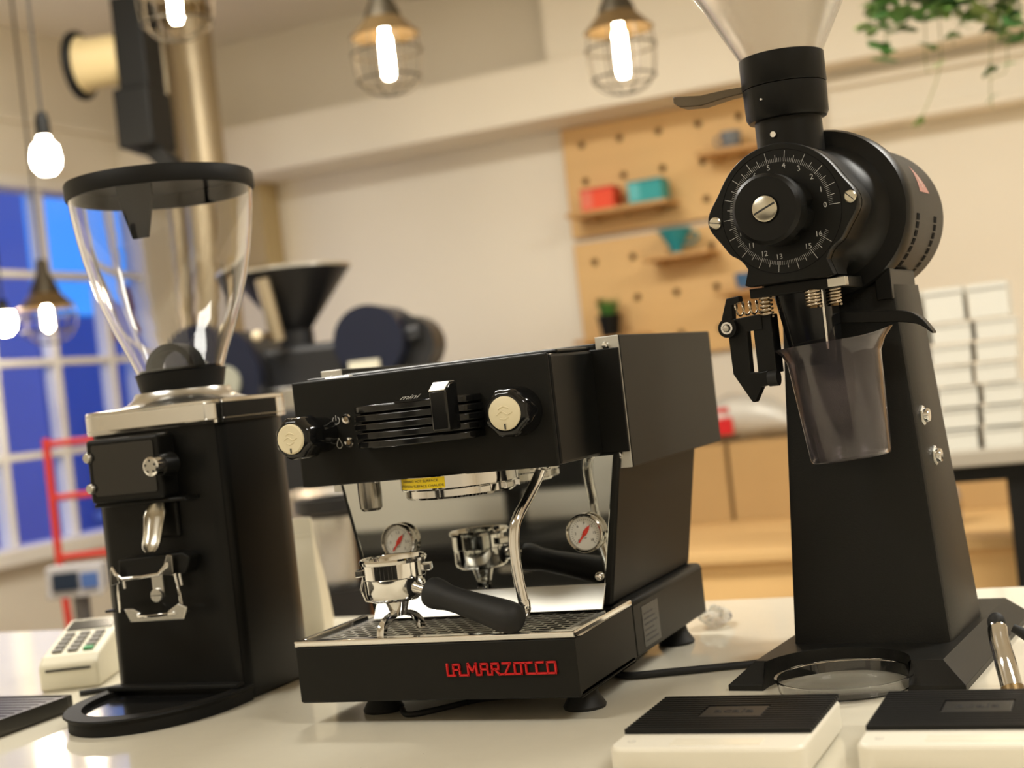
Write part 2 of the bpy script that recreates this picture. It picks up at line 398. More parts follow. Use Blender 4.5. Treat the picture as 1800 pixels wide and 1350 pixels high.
t = thing('cone_dripper', 'teal cone coffee dripper on its own peg shelf', 'dripper', (dr.x, YB-.115, Bs.z))
teal = mat('teal_glaze', lin((40, 138, 146)), .3)
MB().lathe([(.042, 0), (.045, .004), (.020, .010), (.020, .018), (.062, .088), (.066, .088), (.066, .092), (.058, .088), (.016, .02), (.0, .018)], 32).build('cone', teal, t)
MB().tube(smooth_path([(.045, 0, .07), (.078, 0, .07), (.082, 0, .05), (.06, 0, .035), (.034, 0, .035)]), .005, 8).build('handle', teal, t)
cp = on_y(1285, 240, YB-.11)
t = thing('grey_cup', 'small grey cup on the shelf beside the grinder neck', 'cup', (cp.x, YB-.115, Cs.z))
gm = mat('grey_stoneware', lin((120, 125, 130)), .4)
MB().lathe([(0, 0), (.026, 0), (.034, .02), (.038, .062), (.035, .062), (.030, .02), (0, .006)], 28).build('bowl', gm, t)
MB().tube(smooth_path([(-.036, 0, .05), (-.058, 0, .045), (-.055, 0, .02), (-.033, 0, .016)]), .004, 8).build('handle', gm, t)
tp = on_y(1308, 485, YB-.11)
t = thing('blue_cup', 'small blue cup on the low peg shelf behind the grinder', 'cup', (tp.x, YB-.115, Ds.z))
MB().lathe([(0, 0), (.024, 0), (.030, .02), (.034, .058), (.031, .058), (.026, .02), (0, .005)], 24).build('bowl', mat('blue_glaze', lin((70, 110, 150)), .3), t)
# potted grass on a peg shelf hidden behind the machine top
gp = on_y(1075, 588, YB-.12)
Es, wE = shelf(1020, 1135, 592, 'plywood peg shelf under the potted grass plant')
t = thing('potted_grass', 'small green grass plant in a black pot on the pegboard', 'potted plant', (on_y(1075, 590, YB-.11).x, YB-.115, Es.z))
MB().lathe([(0, 0), (.032, 0), (.044, .075), (.046, .075), (.046, .083), (.040, .083), (.038, .072), (0, .07)], 28).build('pot', matt_black, t)
leaf_g = mat('grass_green', lin((70, 120, 45)), .6, noise=.3, nscale=30)
mb = MB()
for k in range(90):
    a = rnd.uniform(0, 6.28); r0 = rnd.uniform(0, .032); h = rnd.uniform(.05, .085); ln = rnd.uniform(.0, .04)
    bx_, by_ = r0*math.cos(a), r0*math.sin(a); ex, ey = bx_+ln*math.cos(a), by_+ln*math.sin(a); wv = .0035
    px_, py_ = -math.sin(a)*wv, math.cos(a)*wv
    mb.add([(bx_-px_, by_-py_, .07), (bx_+px_, by_+py_, .07), ((bx_+ex)/2+px_*.8, (by_+ey)/2+py_*.8, .07+h*.65), ((bx_+ex)/2-px_*.8, (by_+ey)/2-py_*.8, .07+h*.65), (ex, ey, .07+h)], [(0, 1, 2, 3), (3, 2, 4)])
g = mb.build('blades', leaf_g, t, 0); g['kind'] = 'stuff'

# ------------------------------------------------------------------ packing bench, cartons, bag
BZ = -.2
BY = 2.62
bench = thing('packing_bench', 'long low plywood packing bench with zigzag front along the back wall', 'bench', (.12, BY, FLOOR))
hb = BZ-FLOOR
MB().box(-1.3, 2.4, 0, YB-BY-.005, hb-.03, hb).build('bench_top', mat('plywood_top', lin((214, 176, 120)), .5, noise=.06, nscale=4, stretch=(1, 6, 6)), bench, 0, .003)
MB().box(-1.28, 2.38, .03, YB-BY-.02, 0, hb-.0301).build('front_box', ply, bench, 0)
zz = mat('zigzag_inlay', lin((150, 112, 66)), .6)
for k in range(14):   # zigzag moulding on the front
    a = -1.2+k*.25; mb = MB()
    for (p, q) in (((a, hb-.30), (a+.125, hb-.155)), ((a+.125, hb-.155), (a+.25, hb-.30))):
        d = Vector((q[0]-p[0], 0, q[1]-p[1])).normalized(); nn = Vector((-d.z, 0, d.x))*.006
        c = [Vector((p[0], .024, p[1]))-nn, Vector((p[0], .024, p[1]))+nn, Vector((q[0], .024, q[1]))+nn, Vector((q[0], .024, q[1]))-nn]
        mb.loft([c, [v+Vector((0, .007, 0)) for v in c]])
    mb.build('zigzag_strip', zz, bench, 0)
card = mat('brown_cardboard', lin((184, 150, 100)), .75, noise=.06, nscale=8)
tape = mat('parcel_tape', lin((170, 128, 70)), .3)
def carton(x, y, z, w_, d_, h_, rz, label):
    t = thing('cardboard_box', label, 'cardboard box', (x, y, z), R(rz))
    MB().box(-w_/2, w_/2, -d_/2, d_/2, 0, h_).build('carton', card, t, 0, .003)
    MB().box(-w_/2-.0008, w_/2+.0008, -.025, .025, h_*.7, h_+.0008).build('tape', tape, t, 0)
    for s in (-1, 1): MB().box(-w_/2, w_/2, s*.002 if s > 0 else -d_/2, d_/2 if s > 0 else -.002, h_, h_+.003).build('flap', card, t, 0, .001)
c1 = on_z(1262, 905, BZ); c2 = on_z(1352, 893, BZ)
carton(c1.x-.02, 3.55, BZ, .26, .30, .262, 3, 'brown cardboard box under the red and silver coffee bag')
carton(c1.x+.285, 3.55, BZ, .30, .30, .262, -2, 'brown cardboard box on the bench behind the tall grinder column')
# coffee bag lying on the box
bp = on_y(1310, 738, 3.5)
t = thing('coffee_bag', 'crumpled silver and white coffee bag with red print lying on a cardboard box', 'coffee bag', (c1.x+.195, 3.50, BZ+.266), R(8))
foil = mat('silver_foil_bag', lin((205, 203, 196)), .4, .25, noise=.15, nscale=14, bump=.6, bscale=26)
rings = []
for i in range(13):
    f_ = i/12; x = -.20+f_*.42; th = .075*math.sin(math.pi*min(1, .12+f_*.95))**.6+.004; wd_ = .085+.01*math.sin(f_*9)
    rings.append([(x, wd_*math.cos(a)*(1 if abs(math.cos(a)) < .9 else .97), th*(1+math.sin(a))*.98+.004*math.sin(5*a+f_*20)+.006) for a in [2*math.pi*k/20 for k in range(20)]])
MB().loft(rings).build('bag_body', foil, t, 60)
redp = mat('red_bag_print', lin((206, 30, 36)), .4)
MB().box(-.165, -.05, -.092, -.080, .025, .085).build('red_print', redp, t, 0, .01)
MB().box(-.16, -.06, -.088, -.075, .10, .118).build('red_lettering', redp, t, 0, .004)

# ------------------------------------------------------------------ packing table with white boxes
TZ = .05; TH = TZ-FLOOR
tl = on_z(1640, 790, TZ)
tb = thing('packing_table', 'grey-topped table with black steel legs stacked with white boxes', 'table', (tl.x-.02, 2.33, FLOOR))
MB().box(-.10, 1.30, 0, .27, TH-.035, TH).build('table_top', mat('grey_laminate', lin((168, 160, 146)), .4, noise=.05), tb, 0, .003)
MB().box(-.06, 1.26, .03, .25, TH-.075, TH-.0351).build('apron', matt_black, tb, 0)
lx = on_y(1793, 900, 2.40).x-(tl.x-.02)
for (a, c) in ((lx, .03), (lx, .20), (1.22, .03), (1.22, .20)): MB().box(a-.02, a+.03, c, c+.045, 0, TH-.075).build('leg', matt_black, tb, 0, .002)
wbox = mat('white_carton', lin((214, 212, 202)), .6, noise=.03)
proto = None
def white_box(x, y, z, w_, h_, rz, label):
    global proto
    t = thing('white_box', label, 'box', (x, y, z), R(rz), 'white boxes stacked on the packing table')
    if proto is None:
        proto = [MB().box(-.5, .5, -.06, .06, 0, 1).mesh('carton', wbox, 0), MB().box(-.5, .5, -.0615, -.0601, .80, .84).mesh('lid_seam', mat('box_seam', (.25, .24, .22), .7), 0)]
    for nm, me in zip(('carton', 'lid_seam'), proto):
        o = bpy.data.objects.new(nm, me); COL.objects.link(o); o.parent = t; o.scale = (w_, 1, h_)
wy = 2.44
base = on_y(1640, 772, wy).x
ROW = ['bottom row', 'second row', 'third row', 'fourth row', 'fifth row', 'sixth row', 'top row']
z = TZ
for r_ in range(7):
    h_ = .048 if r_ < 6 else .085
    off = (r_ % 3)*.006
    for c_ in range(-1, 2):
        w_ = .093
        white_box(base+off+.062+c_*.108, wy+.06+.004*((r_+c_) % 2), z, w_, h_, rnd.uniform(-2, 2), 'white box in the %s of the %s stack on the grey packing table' % (ROW[r_], ['innermost', 'middle', 'outer'][c_+1]))
    z += h_+.006
# things on the bench under the table
t = thing('paper_roll', 'roll of grey paper lying beneath the packing table', 'roll', (on_z(1710, 868, BZ).x, 2.98, BZ))
pr_ = mat('grey_paper', lin((150, 142, 140)), .6)
MB().lathe([(.018, -.05), (.052, -.05), (.052, .05), (.018, .05)], 32, closed_prof=True).xf(T(0, 0, .052) @ AX('+x')).build('paper', pr_, t)
MB().lathe([(.014, -.055), (.0179, -.055), (.0179, .055), (.014, .055)], 24, closed_prof=True).xf(T(0, 0, .052) @ AX('+x')).build('core', card, t)
carton(on_z(1745, 905, BZ).x+.02, 3.45, BZ, .40, .30, .20, 0, 'brown cardboard box on the bench under the packing table')
# ------------------------------------------------------------------ pendant lamps
glow = mat('glowing_filament_tube', (1, .80, .55), .4, emit=75, emitcol=(1, .84, .62))
glow2 = mat('glowing_bulb', (1, .85, .62), .4, emit=45, emitcol=(1, .86, .66))
brass = mat('aged_brass', lin((126, 104, 70)), .4, .7)
cage_m = mat('dark_wire_cage', lin((70, 62, 48)), .45, .6)
cord_m = mat('lamp_cord', (.04, .036, .03), .7)
bulb_glass = pane_mat('bulb_glass', (1, .97, .92))
def cage_lamp(u, v_top, v_bot, D, label, power):
    a = at_d(u, v_top, D); b_ = at_d(u, v_bot, D)
    h = a.z-b_.z
    t = thing('cage_pendant', label, 'pendant lamp', (b_.x, b_.y, b_.z), 0, 'wire cage pendant lamps')
    MB().cyl((0, 0, h+.16), (0, 0, CEIL-b_.z), .004, n=8).build('cord', cord_m, t)
    MB().lathe([(.0, h+.17), (.018, h+.165), (.022, h+.12), (.05, h+.06), (.052, h+.045), (.022, h+.05), (0, h+.05)], 24).build('socket_cap', cage_m, t)
    MB().lathe([(.045, h+.055), (.085, h+.012), (.098, h+.0), (.094, h-.003), (.07, h+.008), (.03, h+.03), (0, h+.03)], 32).build('shade', brass, t)
    MB().lathe([(0, .0), (.012, .003), (.017, .014), (.017, h-.01), (.012, h), (.012, h+.03)], 20).build('bulb', glow, t)
    for k in range(8):
        an = k*math.pi/4; c_, s_ = math.cos(an), math.sin(an)
        MB().tube(smooth_path([(.092*c_, .092*s_, h), (.098*c_, .098*s_, h*.6), (.088*c_, .088*s_, .0), (.05*c_, .05*s_, -.035), (0, 0, -.045)], 4), .0018, 6).build('cage_wire', cage_m, t)
    for zz_, rr in ((h*.62, .098), (.0, .088)):
        MB().lathe([(rr+.003*math.cos(q), zz_+.003*math.sin(q)) for q in [i*math.pi/3 for i in range(6)]], 32, closed_prof=True).build('cage_ring', cage_m, t)
cage_lamp(685, 62, 140, 4.0, 'wire cage pendant lamp hanging in front of the cream beam', 11)
cage_lamp(1097, 52, 137, 4.0, 'wire cage pendant lamp hanging above the pegboard', 11)
cage_lamp(312, -55, 42, 3.7, 'wire cage pendant lamp hanging before the steel flue', 11)
cage_lamp(86, 540, 582, 5.0, 'small wire cage pendant hanging low against the window bars', 1)
def bare_bulb(u, v0, v1, D, label, power):
    a = at_d(u, v0, D); b_ = at_d(u, v1, D); h = a.z-b_.z
    t = thing('bulb_pendant', label, 'pendant lamp', b_[:], 0)
    MB().cyl((0, 0, h+.05), (0, 0, CEIL-b_.z), .004, n=8).build('cord', cord_m, t)
    MB().lathe([(0, h+.06), (.014, h+.055), (.020, h+.03), (.020, h-.012), (0, h-.012)], 20).build('socket', matt_black, t)
    MB().lathe([(0, 0), (.020, .004), (.036, .022), (.040, .045), (.034, .08), (.018, .8*h), (.015, h)], 28).build('bulb', glow2, t)
bare_bulb(84, 232, 308, 4.0, 'pear-shaped bare bulb pendant glowing over the window head', 9)
bare_bulb(10, 555, 590, 5.0, 'small bare bulb glowing low before the window glass', 1)

# ------------------------------------------------------------------ extraction fan and flue
flue_m = mat('galvanised_flue', lin((168, 154, 128)), .42, .8, noise=.1, nscale=3)
f0 = at_d(345, 150, 5.05)
t = thing('steel_flue', 'galvanised steel flue pipe rising behind the coffee roaster to the ceiling', 'flue pipe', (f0.x, f0.y, FLOOR))
zc = lambda z_: z_-FLOOR
MB().cyl((0, 0, 0), (0, 0, zc(CEIL)), .072, n=32).build('pipe', flue_m, t)
for zz_ in (1.17, 1.75): MB().cyl((0, 0, zc(zz_)-.02), (0, 0, zc(zz_)+.02), .080, n=32).build('joint_band', mat('flue_band', lin((120, 100, 66)), .4, .7), t)
MB().cyl((-.15, .03, 0), (-.15, .03, zc(1.92)), .036, n=24).build('side_pipe', flue_m, t)
fb = at_d(252, 150, 4.45)
t = thing('extractor_fan', 'black extractor fan box with a cream drum and black rim', 'extractor fan', fb[:], R(14))
MB().box(-.05, .045, -.07, .07, -.02, .26).build('bracket', matt_black, t, 0, .006)
MB().box(-.065, .05, -.09, .09, -.20, -.0199).build('motor_box', matt_black, t, 0, .008)
MB().prism([(-.02, -.20), (.05, -.20), (.10, -.27), (.06, -.29)], -.05, .05, 'y').build('outlet', matt_black, t, 0, .004)
MB().lathe([(0, 0), (.072, 0), (.078, .02), (.078, .11), (.088, .13), (.088, .14), (.0, .14)], 36).xf(T(-.05, 0, .09) @ AX('-x')).build('drum', mat('cream_drum', lin((196, 176, 130)), .5), t)
MB().lathe([(.080, .135), (.104, .138), (.108, .150), (.104, .160), (.085, .160)], 36, closed_prof=True).xf(T(-.05, 0, .09) @ AX('-x')).build('rim', matt_black, t)
MB().cyl((.0, 0, .26), (.0, 0, CEIL-fb.z), .012, n=10).build('hanger_rod', matt_black, t)
# tan service box on the wall beside the flue
sb = on_y(452, 400, YB-.05)
t = thing('wall_cabinet', 'tan metal service cabinet on the back wall beside the flue', 'cabinet', (sb.x, YB, sb.z-.18))
MB().box(-.09, .09, -.12, -.0, 0, .36).build('body', mat('tan_metal', lin((186, 166, 122)), .5), t, 0, .006)
MB().box(-.082, .082, -.128, -.1199, .01, .35).build('door', mat('tan_metal'  , (0, 0, 0)), t, 0, .003)

# ------------------------------------------------------------------ coffee roaster
RD = 4.35
rb = at_d(560, 640, RD)
ro = thing('coffee_roaster', 'black drum coffee roaster with a funnel hopper and brass fittings', 'coffee roaster', (rb.x, rb.y, FLOOR), R(12))
def L(u, v, D=RD):      # picture position at the roaster's distance, in its own frame
    p = at_d(u, v, D)-Vector((rb.x, rb.y, FLOOR)); return Matrix.Rotation(-R(12), 4, 'Z') @ p
navy = mat('navy_enamel', lin((24, 28, 44)), .4, spec=.3)
cast = mat('cast_black', (.012, .012, .013), .4, bump=.1, bscale=80)
hz1 = L(515, 480).z; hz0 = L(500, 590).z
hx = L(508, 480).x
MB().lathe([(.035, hz0), (.175, hz1), (.18, hz1+.004), (.168, hz1), (.03, hz0+.01)], 40, (hx, 0, 0)).build('funnel', cast, ro)
MB().lathe([(.170, hz1+.004), (.184, hz1+.004), (.184, hz1+.012), (.170, hz1+.012)], 40, (hx, 0, 0), closed_prof=True).build('funnel_rim', alu, ro)
MB().cyl((hx-.01, -.14, hz0-.02), (hx-.03, -.16, hz1-.02), .022, n=16).build('feed_pipe', flue_m, ro)
MB().cyl((hx, 0, hz0-.10), (hx, 0, hz0+.01), .05, n=24).build('hopper_neck', cast, ro)
dz = L(560, 640).z
MB().cyl((-.26, -.20, dz-.02), (-.26, .30, dz-.02), .15, n=40).build('drum', cast, ro)
MB().cyl((-.26, -.245, dz-.02), (-.26, -.1999, dz-.02), .165, n=40).build('drum_face', navy, ro)
MB().cyl((-.20, -.262, dz-.03), (-.20, -.2449, dz-.03), .05, n=28).build('sight_glass', mat('pale_dial', lin((150, 150, 136)), .3), ro)
MB().tube([(-.10, -.05, dz+.02), (.34, -.05, dz+.06)], .026, 12).build('air_pipe', cast, ro)
bw = L(675, 600)
MB().cyl((bw.x, -.12, bw.z), (bw.x, .10, bw.z), .105, n=40).build('blower', navy, ro)
MB().cyl((bw.x+.09, -.04, bw.z-.02), (bw.x+.09, .10, bw.z-.02), .085, n=36).build('blower_back', cast, ro)
MB().box(bw.x-.06, bw.x+.03, -.14, -.12, bw.z-.11, bw.z-.055).build('rating_plate', mat('pale_plate', lin((205, 200, 180)), .5), ro, 0)
MB().box(-.33, .12, -.10, .25, dz-.131, dz+.06).build('drum_housing', cast, ro, 0, .02)
MB().box(-.38, .40, -.18, .34, 0, dz-.13).build('cabinet', cast, ro, 0, .01)
MB().box(-.14, .42, -.16, .30, dz-.131, dz-.06).build('frame_plate', steel, ro, 0, .006)
MB().box(.02, .20, -.19, -.1601, dz-.10, dz-.07).build('name_plate', mat('pale_plate', (0, 0, 0)), ro, 0)
for k, (u, v) in enumerate(((430, 657), (425, 678), (500, 592))):
    p = L(u, v); MB().ball((p.x, -.24, p.z), .016).build('lever_knob', mat('pale_knob', lin((215, 200, 170)), .4), ro); MB().cyl((p.x, -.23, p.z), (p.x+.02, -.12, p.z), .006, n=8).build('lever', brass, ro)
# cooling drum of the roaster, seen between grinder and machine
cd = at_d(596, 960, 3.1)
t = thing('cooling_bin', 'stainless steel cooling bin on a black stand behind the worktop', 'steel bin', (cd.x, cd.y, FLOOR))
z1 = at_d(596, 905, 3.1).z-FLOOR; z0 = at_d(596, 1030, 3.1).z-FLOOR
MB().lathe([(0, z0), (.062, z0), (.064, z0+.003), (.064, z1), (.06, z1), (.06, z0+.01), (0, z0+.01)], 40).build('steel_drum', steel, t)
MB().lathe([(.058, z1), (.085, z1+.012), (.085, z1+.04), (.058, z1+.04)], 40, closed_prof=True).build('rim', cast, t)
MB().cyl((0, 0, 0), (0, 0, z0), .085, n=36).build('stand', cast, t)
MB().box(.078, .118, -.03, .03, 0, z1+.02).build('wooden_post', mat('brown_wood', lin((130, 88, 46)), .5), t, 0, .004)
# blue-lit steel hood / tray above it
ct = at_d(590, 868, 3.5)
t = thing('cooling_tray', 'wide shallow steel tray with a dark rim on a post beside the roaster', 'tray', (ct.x, ct.y, FLOOR))
hz = ct.z-FLOOR
MB().lathe([(0, hz-.03), (.16, hz-.03), (.21, hz+.01), (.215, hz+.01), (.165, hz-.04), (0, hz-.04)], 48).build('tray_dish', steel, t)
MB().cyl((0, 0, 0), (0, 0, hz-.035), .03, n=20).build('post', cast, t)

# ------------------------------------------------------------------ red trolley frame, platform scale by the window
ra = at_d(140, 880, 4.6)
redpaint = mat('red_painted_tube', lin((206, 60, 48)), .45)
t = thing('red_trolley', 'red tubular steel sack trolley standing below the window', 'trolley', (ra.x, ra.y, FLOOR), R(25))
zt_ = at_d(130, 765, 4.6).z-FLOOR; zl = at_d(150, 975, 4.6).z-FLOOR
for s in (-1, 1): MB().tube([(s*.085, .12, .0), (s*.085, 0, zl), (s*.085, 0, zt_)], .013, 10).build('upright', redpaint, t)
for zz_ in (zl, (zl+zt_)/2, zt_-.02): MB().cyl((-.085, 0, zz_), (.085, 0, zz_), .011, n=10).build('rung', redpaint, t)
MB().box(-.13, .13, -.22, .12, .0, .02).build('toe_plate', redpaint, t, 0)
pa = at_d(135, 1020, 4.0)
t = thing('platform_scale', 'grey digital weighing scale head on a post by the window', 'weighing scale', (pa.x, pa.y, FLOOR), R(20))
hz = pa.z-FLOOR
grey_pl = mat('grey_plastic', lin((170, 166, 166)), .5)
MB().prism([(-.03, -.045), (.03, -.02), (.03, .045), (-.02, .045)], -.08, .08, 'x').xf(T(0, 0, hz)).build('indicator', grey_pl, t, 0, .006)
MB().box(-.055, .015, -.036, -.026, hz-.022, hz+.026).build('screen', mat('lcd_dark', (.02, .03, .05), .2), t, 0)
MB().box(.025, .07, -.034, -.024, hz-.02, hz+.02).build('keypad', mat('blue_keys', lin((70, 100, 160)), .5), t, 0)
MB().cyl((0, .02, .03), (0, .02, hz-.04), .022, n=16).build('post', mat('grey_post2', (.12, .11, .11), .5), t)
MB().box(-.2, .2, -.2, .2, 0, .06).build('platform', steel, t, 0, .006)
# ------------------------------------------------------------------ ivy hanging from a ceiling planter
iv = at_d(1670, -60, 3.6)
t = thing('hanging_ivy', 'trailing green ivy in a hanging basket over the packing table', 'hanging plant', iv[:])
MB().lathe([(0, -.03), (.11, -.02), (.15, .05), (.155, .05), (.15, .06), (.12, .05), (0, .045)], 32).build('basket', mat('woven_basket', lin((190, 170, 130)), .7, noise=.3, nscale=60), t)
for k in range(3):
    a = k*2.094; MB().cyl((.14*math.cos(a), .14*math.sin(a), .05), (0, 0, CEIL-iv.z), .002, n=6).build('hanger', cord_m, t)
leafs = [mat('ivy_leaf_%d' % i, lin(c), .5) for i, c in enumerate(((84, 128, 62), (116, 156, 78), (62, 104, 52), (150, 172, 104)))]
def leafmesh(mm):
    pts = [(0, 0), (.42, -.12), (.5, .25), (.3, .55), (0, 1.0), (-.3, .55), (-.5, .25), (-.42, -.12)]
    v = [(a, b_, .12*abs(a)) for a, b_ in pts]+[(0, .45, -.04), (0, .45, -.05)]
    return MB().add(v, [(i, (i+1) % 8, 8) for i in range(8)]+[((i+1) % 8, i, 9) for i in range(8)]).mesh('leaf', mm, 0)
lm = [leafmesh(mm) for mm in leafs]
def leaf(p, s, k):
    o = bpy.data.objects.new('leaf', lm[k]); COL.objects.link(o); o.parent = t; o.location = p; o.scale = (s, s, s)
    o.rotation_euler = (R(rnd.uniform(150, 215)), R(rnd.uniform(-35, 35)), R(rnd.uniform(-50, 50)))
def lp(u, v, dD=0): return at_d(u, v, 3.6+dD)-iv
for k in range(230):      # dense crown
    u = rnd.uniform(1525, 1800); top = 0
    lim = 55 if u < 1640 else (50 if u < 1750 else 75)
    v = rnd.uniform(-90, lim)
    if 1620 < u < 1690 and v > 30: v -= 40
    leaf(lp(u, v, rnd.uniform(-.12, .12)), rnd.uniform(.04, .07), rnd.choice((0, 0, 1, 2, 2, 3)))
vines = [[(1560, 20), (1556, 70), (1553, 110)], [(1625, 20), (1627, 70), (1626, 95), (1630, 130)], [(1650, 20), (1652, 120), (1612, 225)], [(1700, 20), (1678, 60), (1676, 80)], [(1765, 10), (1770, 75), (1768, 125), (1742, 140), (1744, 190)], [(1735, 10), (1742, 60), (1740, 140)], [(1525, 10), (1526, 60)], [(1795, 10), (1797, 30)]]
for vn in vines:
    pts = smooth_path([lp(u, v) for u, v in [(vn[0][0], -60)]+vn], 5)
    MB().tube(pts, .0014, 6).build('stem', mat('ivy_stem', lin((150, 150, 100)), .6), t)
for (u, v, s, k) in ((1555, 88, .058, 0), (1562, 112, .05, 2), (1546, 98, .04, 0), (1526, 62, .026, 0), (1627, 90, .038, 0), (1651, 120, .028, 3), (1676, 75, .032, 0), (1740, 138, .034, 2), (1768, 122, .030, 0), (1744, 182, .034, 0), (1770, 76, .036, 2), (1613, 228, .026, 1), (1720, 40, .05, 1), (1700, 35, .045, 3), (1605, 45, .05, 2), (1590, 30, .05, 2), (1765, 40, .045, 2)):
    leaf(lp(u, v-10, -.05), s*1.35, k)

# ------------------------------------------------------------------ the side of the room behind the photographer (mirrored in the splash plate)
CZ = -.10
st = thing('added_dark_cabinets', 'long row of dark cabinets added along the front wall to darken the splash plate reflection', 'cabinet', (-.4, YF+.002, FLOOR))  # unseen cabinets added so the splash plate and chrome reflect something dark
MB().box(-2.1, 2.1, 0, .56, .08, CZ-FLOOR-.03).build('carcass', matt_black, st, 0)
MB().box(-2.12, 2.12, 0, .59, CZ-FLOOR-.03, CZ-FLOOR).build('cabinet_top', matt_black, st, 0, .003)
MB().box(-2.05, 2.05, 0, .50, 0, .08).build('plinth', matt_black, st, 0)
for k in range(7):
    dd_ = MB().box(-2.09+k*.6, -2.09+k*.6+.59, .56, .578, .09, CZ-FLOOR-.035).build('door', matt_black, st, 0, .002)
    MB().box(-2.09+k*.6+.25, -2.09+k*.6+.34, .578, .590, CZ-FLOOR-.08, CZ-FLOOR-.07).build('handle', alu, dd_, 0)
t = thing('monitor', 'dark monitor on a stand, mirrored in the splash plate', 'monitor', (-1.10, -2.44, CZ), R(8))
MB().box(-.13, .13, -.09, .09, 0, .008).build('foot', matt_black, t, 0, .003)
MB().box(-.03, .03, -.02, .01, .008, .20).build('neck', matt_black, t, 0, .003)
MB().box(-.27, .27, .01, .04, .12, .44).build('screen', matt_black, t, 0, .004)
t = thing('dark_speaker', 'dark box speaker with a blue light, mirrored in the splash plate', 'speaker', (-.56, -2.42, CZ), R(4))
MB().box(-.15, .15, -.1, .1, 0, .30).build('cabinet', matt_black, t, 0, .01)
MB().cyl((-.05, .1, .05), (-.05, .103, .05), .008, n=16).build('blue_light', mat('blue_led', (.05, .08, 1), .4, emit=6, emitcol=(.04, .06, 1)), t)
# ------------------------------------------------------------------ espresso machine
em = thing('espresso_machine', 'matt black espresso machine with mirror splash plate and red lettering on its drip tray', 'espresso machine')
MY = .112      # splash plate
# base and drip tray
MB().prism([(-.1605, .026), (.1605, .026), (.1605, .085), (.1565, .089), (-.1565, .089), (-.1605, .085)], .1372, .406, 'y').build('base', powder, em, 20, .004)
tw = .160
dt = MB()
dt.box(-tw, tw, -.035, -.029, .025, .0838).box(-tw, -tw+.006, -.029, .137, .025, .0838).box(tw-.006, tw, -.029, .137, .025, .0838).box(-tw, tw, .131, .137, .025, .0838).box(-tw, tw, -.029, .131, .025, .031)
tray = dt.build('drip_tray', powder, em, 0, .0015)
# slightly raised chrome rim
rim = MB()
rim.box(-tw-.001, tw+.001, -.0362, -.026, .0838, .0905).box(-tw-.001, -tw+.009, -.026, MY-.002, .0838, .0905).box(tw-.009, tw+.001, -.026, .1372, .0838, .0905)
rim.build('tray_rim', chrome, tray, 0, .002, 3)
MB().box(-tw+.009, tw-.009, -.026, .131, .046, .050).build('tray_floor', deep, tray, 0)
# flat margin round the grille
GX0, GX1, GY0, GY1 = -.140, .136, -.020, .098
mg = MB(); gz0, gz1 = .0851, .0858
mg.box(-tw+.009, GX0, -.026, .131, gz0, gz1).box(GX1, tw-.009, -.026, .131, gz0, gz1).box(GX0, GX1, -.026, GY0, gz0, gz1).box(GX0, GX1, GY1, .131, gz0, gz1)
mg.build('tray_margin', steel, tray, 0)
NS = 11
pitch = (GY1-GY0)/NS
slat = MB().box(GX0, GX1, -.0014, .0014, gz0, gz1).mesh('grille_slat', alu, 0)
for k in range(1, NS):
    o = bpy.data.objects.new('grille_slat', slat); COL.objects.link(o); o.parent = tray; o.location = (0, GY0+k*pitch, 0)
lk = MB()
for k in range(NS):
    n_ = 17; sxx = (GX1-GX0)/n_
    for i in range(n_+1):
        x = GX0+(i+(.5 if k % 2 else 0))*sxx
        if x < GX1-.002: lk.box(x-.0011, x+.0011, GY0+k*pitch+.0009, GY0+(k+1)*pitch-.0009, gz0, gz1)
g = lk.build('grille_links', alu, tray, 0); g['kind'] = 'stuff'
# lower body, widening upwards
def xw(z): return .1465+(z-.089)*.172
MB().prism([(-xw(.089), .089), (xw(.089), .089), (xw(.252), .252), (-xw(.252), .252)], MY+.003, .400, 'y').build('body', powder, em, 0, .003)
MB().prism([(-xw(.092)+.005, .112), (xw(.092)-.005, .112), (xw(.25)-.006, .25), (-xw(.25)+.006, .25)], MY, MY+.0031, 'y').build('splash_plate', mirror, em, 0, .0006)
# tilted kick strip below the splash plate
MB().prism([(MY-.018, .0885), (MY-.016, .0875), (MY+.001, .1125), (MY-.0005, .1135)], -.136, .143, 'x').build('kick_strip', alu, em, 0, .0005)
for x in (-.128, .137): MB().ball((x, MY-.002, .121), .0045).build('splash_bolt', chrome, em)
# upper housing
MB().box(-.158, .158, .1235, .465, .236, .370).build('upper_body', powder, em, 0, .003)
for s in (-1, 1):
    xs = sorted((s*.1581, s*.185))
    sbx = MB().box(xs[0], xs[1], .1235, .4727, .234, .3765).build('side_box', powder, em, 0, .0015)
    MB().box(xs[0], xs[1]-.0006 if s > 0 else xs[1], .1212, .1234, .2343, .3762).build('front_flange', flange_m, sbx, 0, .0005)
    xs = sorted((s*.150, s*.1848))
    MB().box(xs[0], xs[1], .1165, .1211, .2515, .3632).build('cover_wing', satin, sbx, 0, .001)
    for (x, z) in ((s*.170, .3665), (s*.172, .2485)):
        MB().lathe([(0, .005), (.003, .0045), (.0046, .002), (.0046, 0)], 20).xf(T(x, .1215, z) @ AX('-y')).build('screw', chrome, sbx)
MB().prism([(-.1505, .0075), (.1505, .0075), (.1555, .117), (-.1555, .117)], .2505, .3628, 'z').build('group_cover', satin, em, 0, .003)
panel = MB().box(-.1505, .1505, 0, .0045, .2498, .3641).build('front_panel', powder, em, 0, .0018)
MB().box(-.1495, .1495, .0045, .0076, .252, .362).build('panel_gap', deep, em, 0)
MB().box(-.150, .150, .03, .45, .3628, .3672).build('cup_tray', satin, em, 0, .002)
MB().box(-.12, -.09, .02, .03, .3628, .366).build('tray_clip', alu, em, 0, .001)
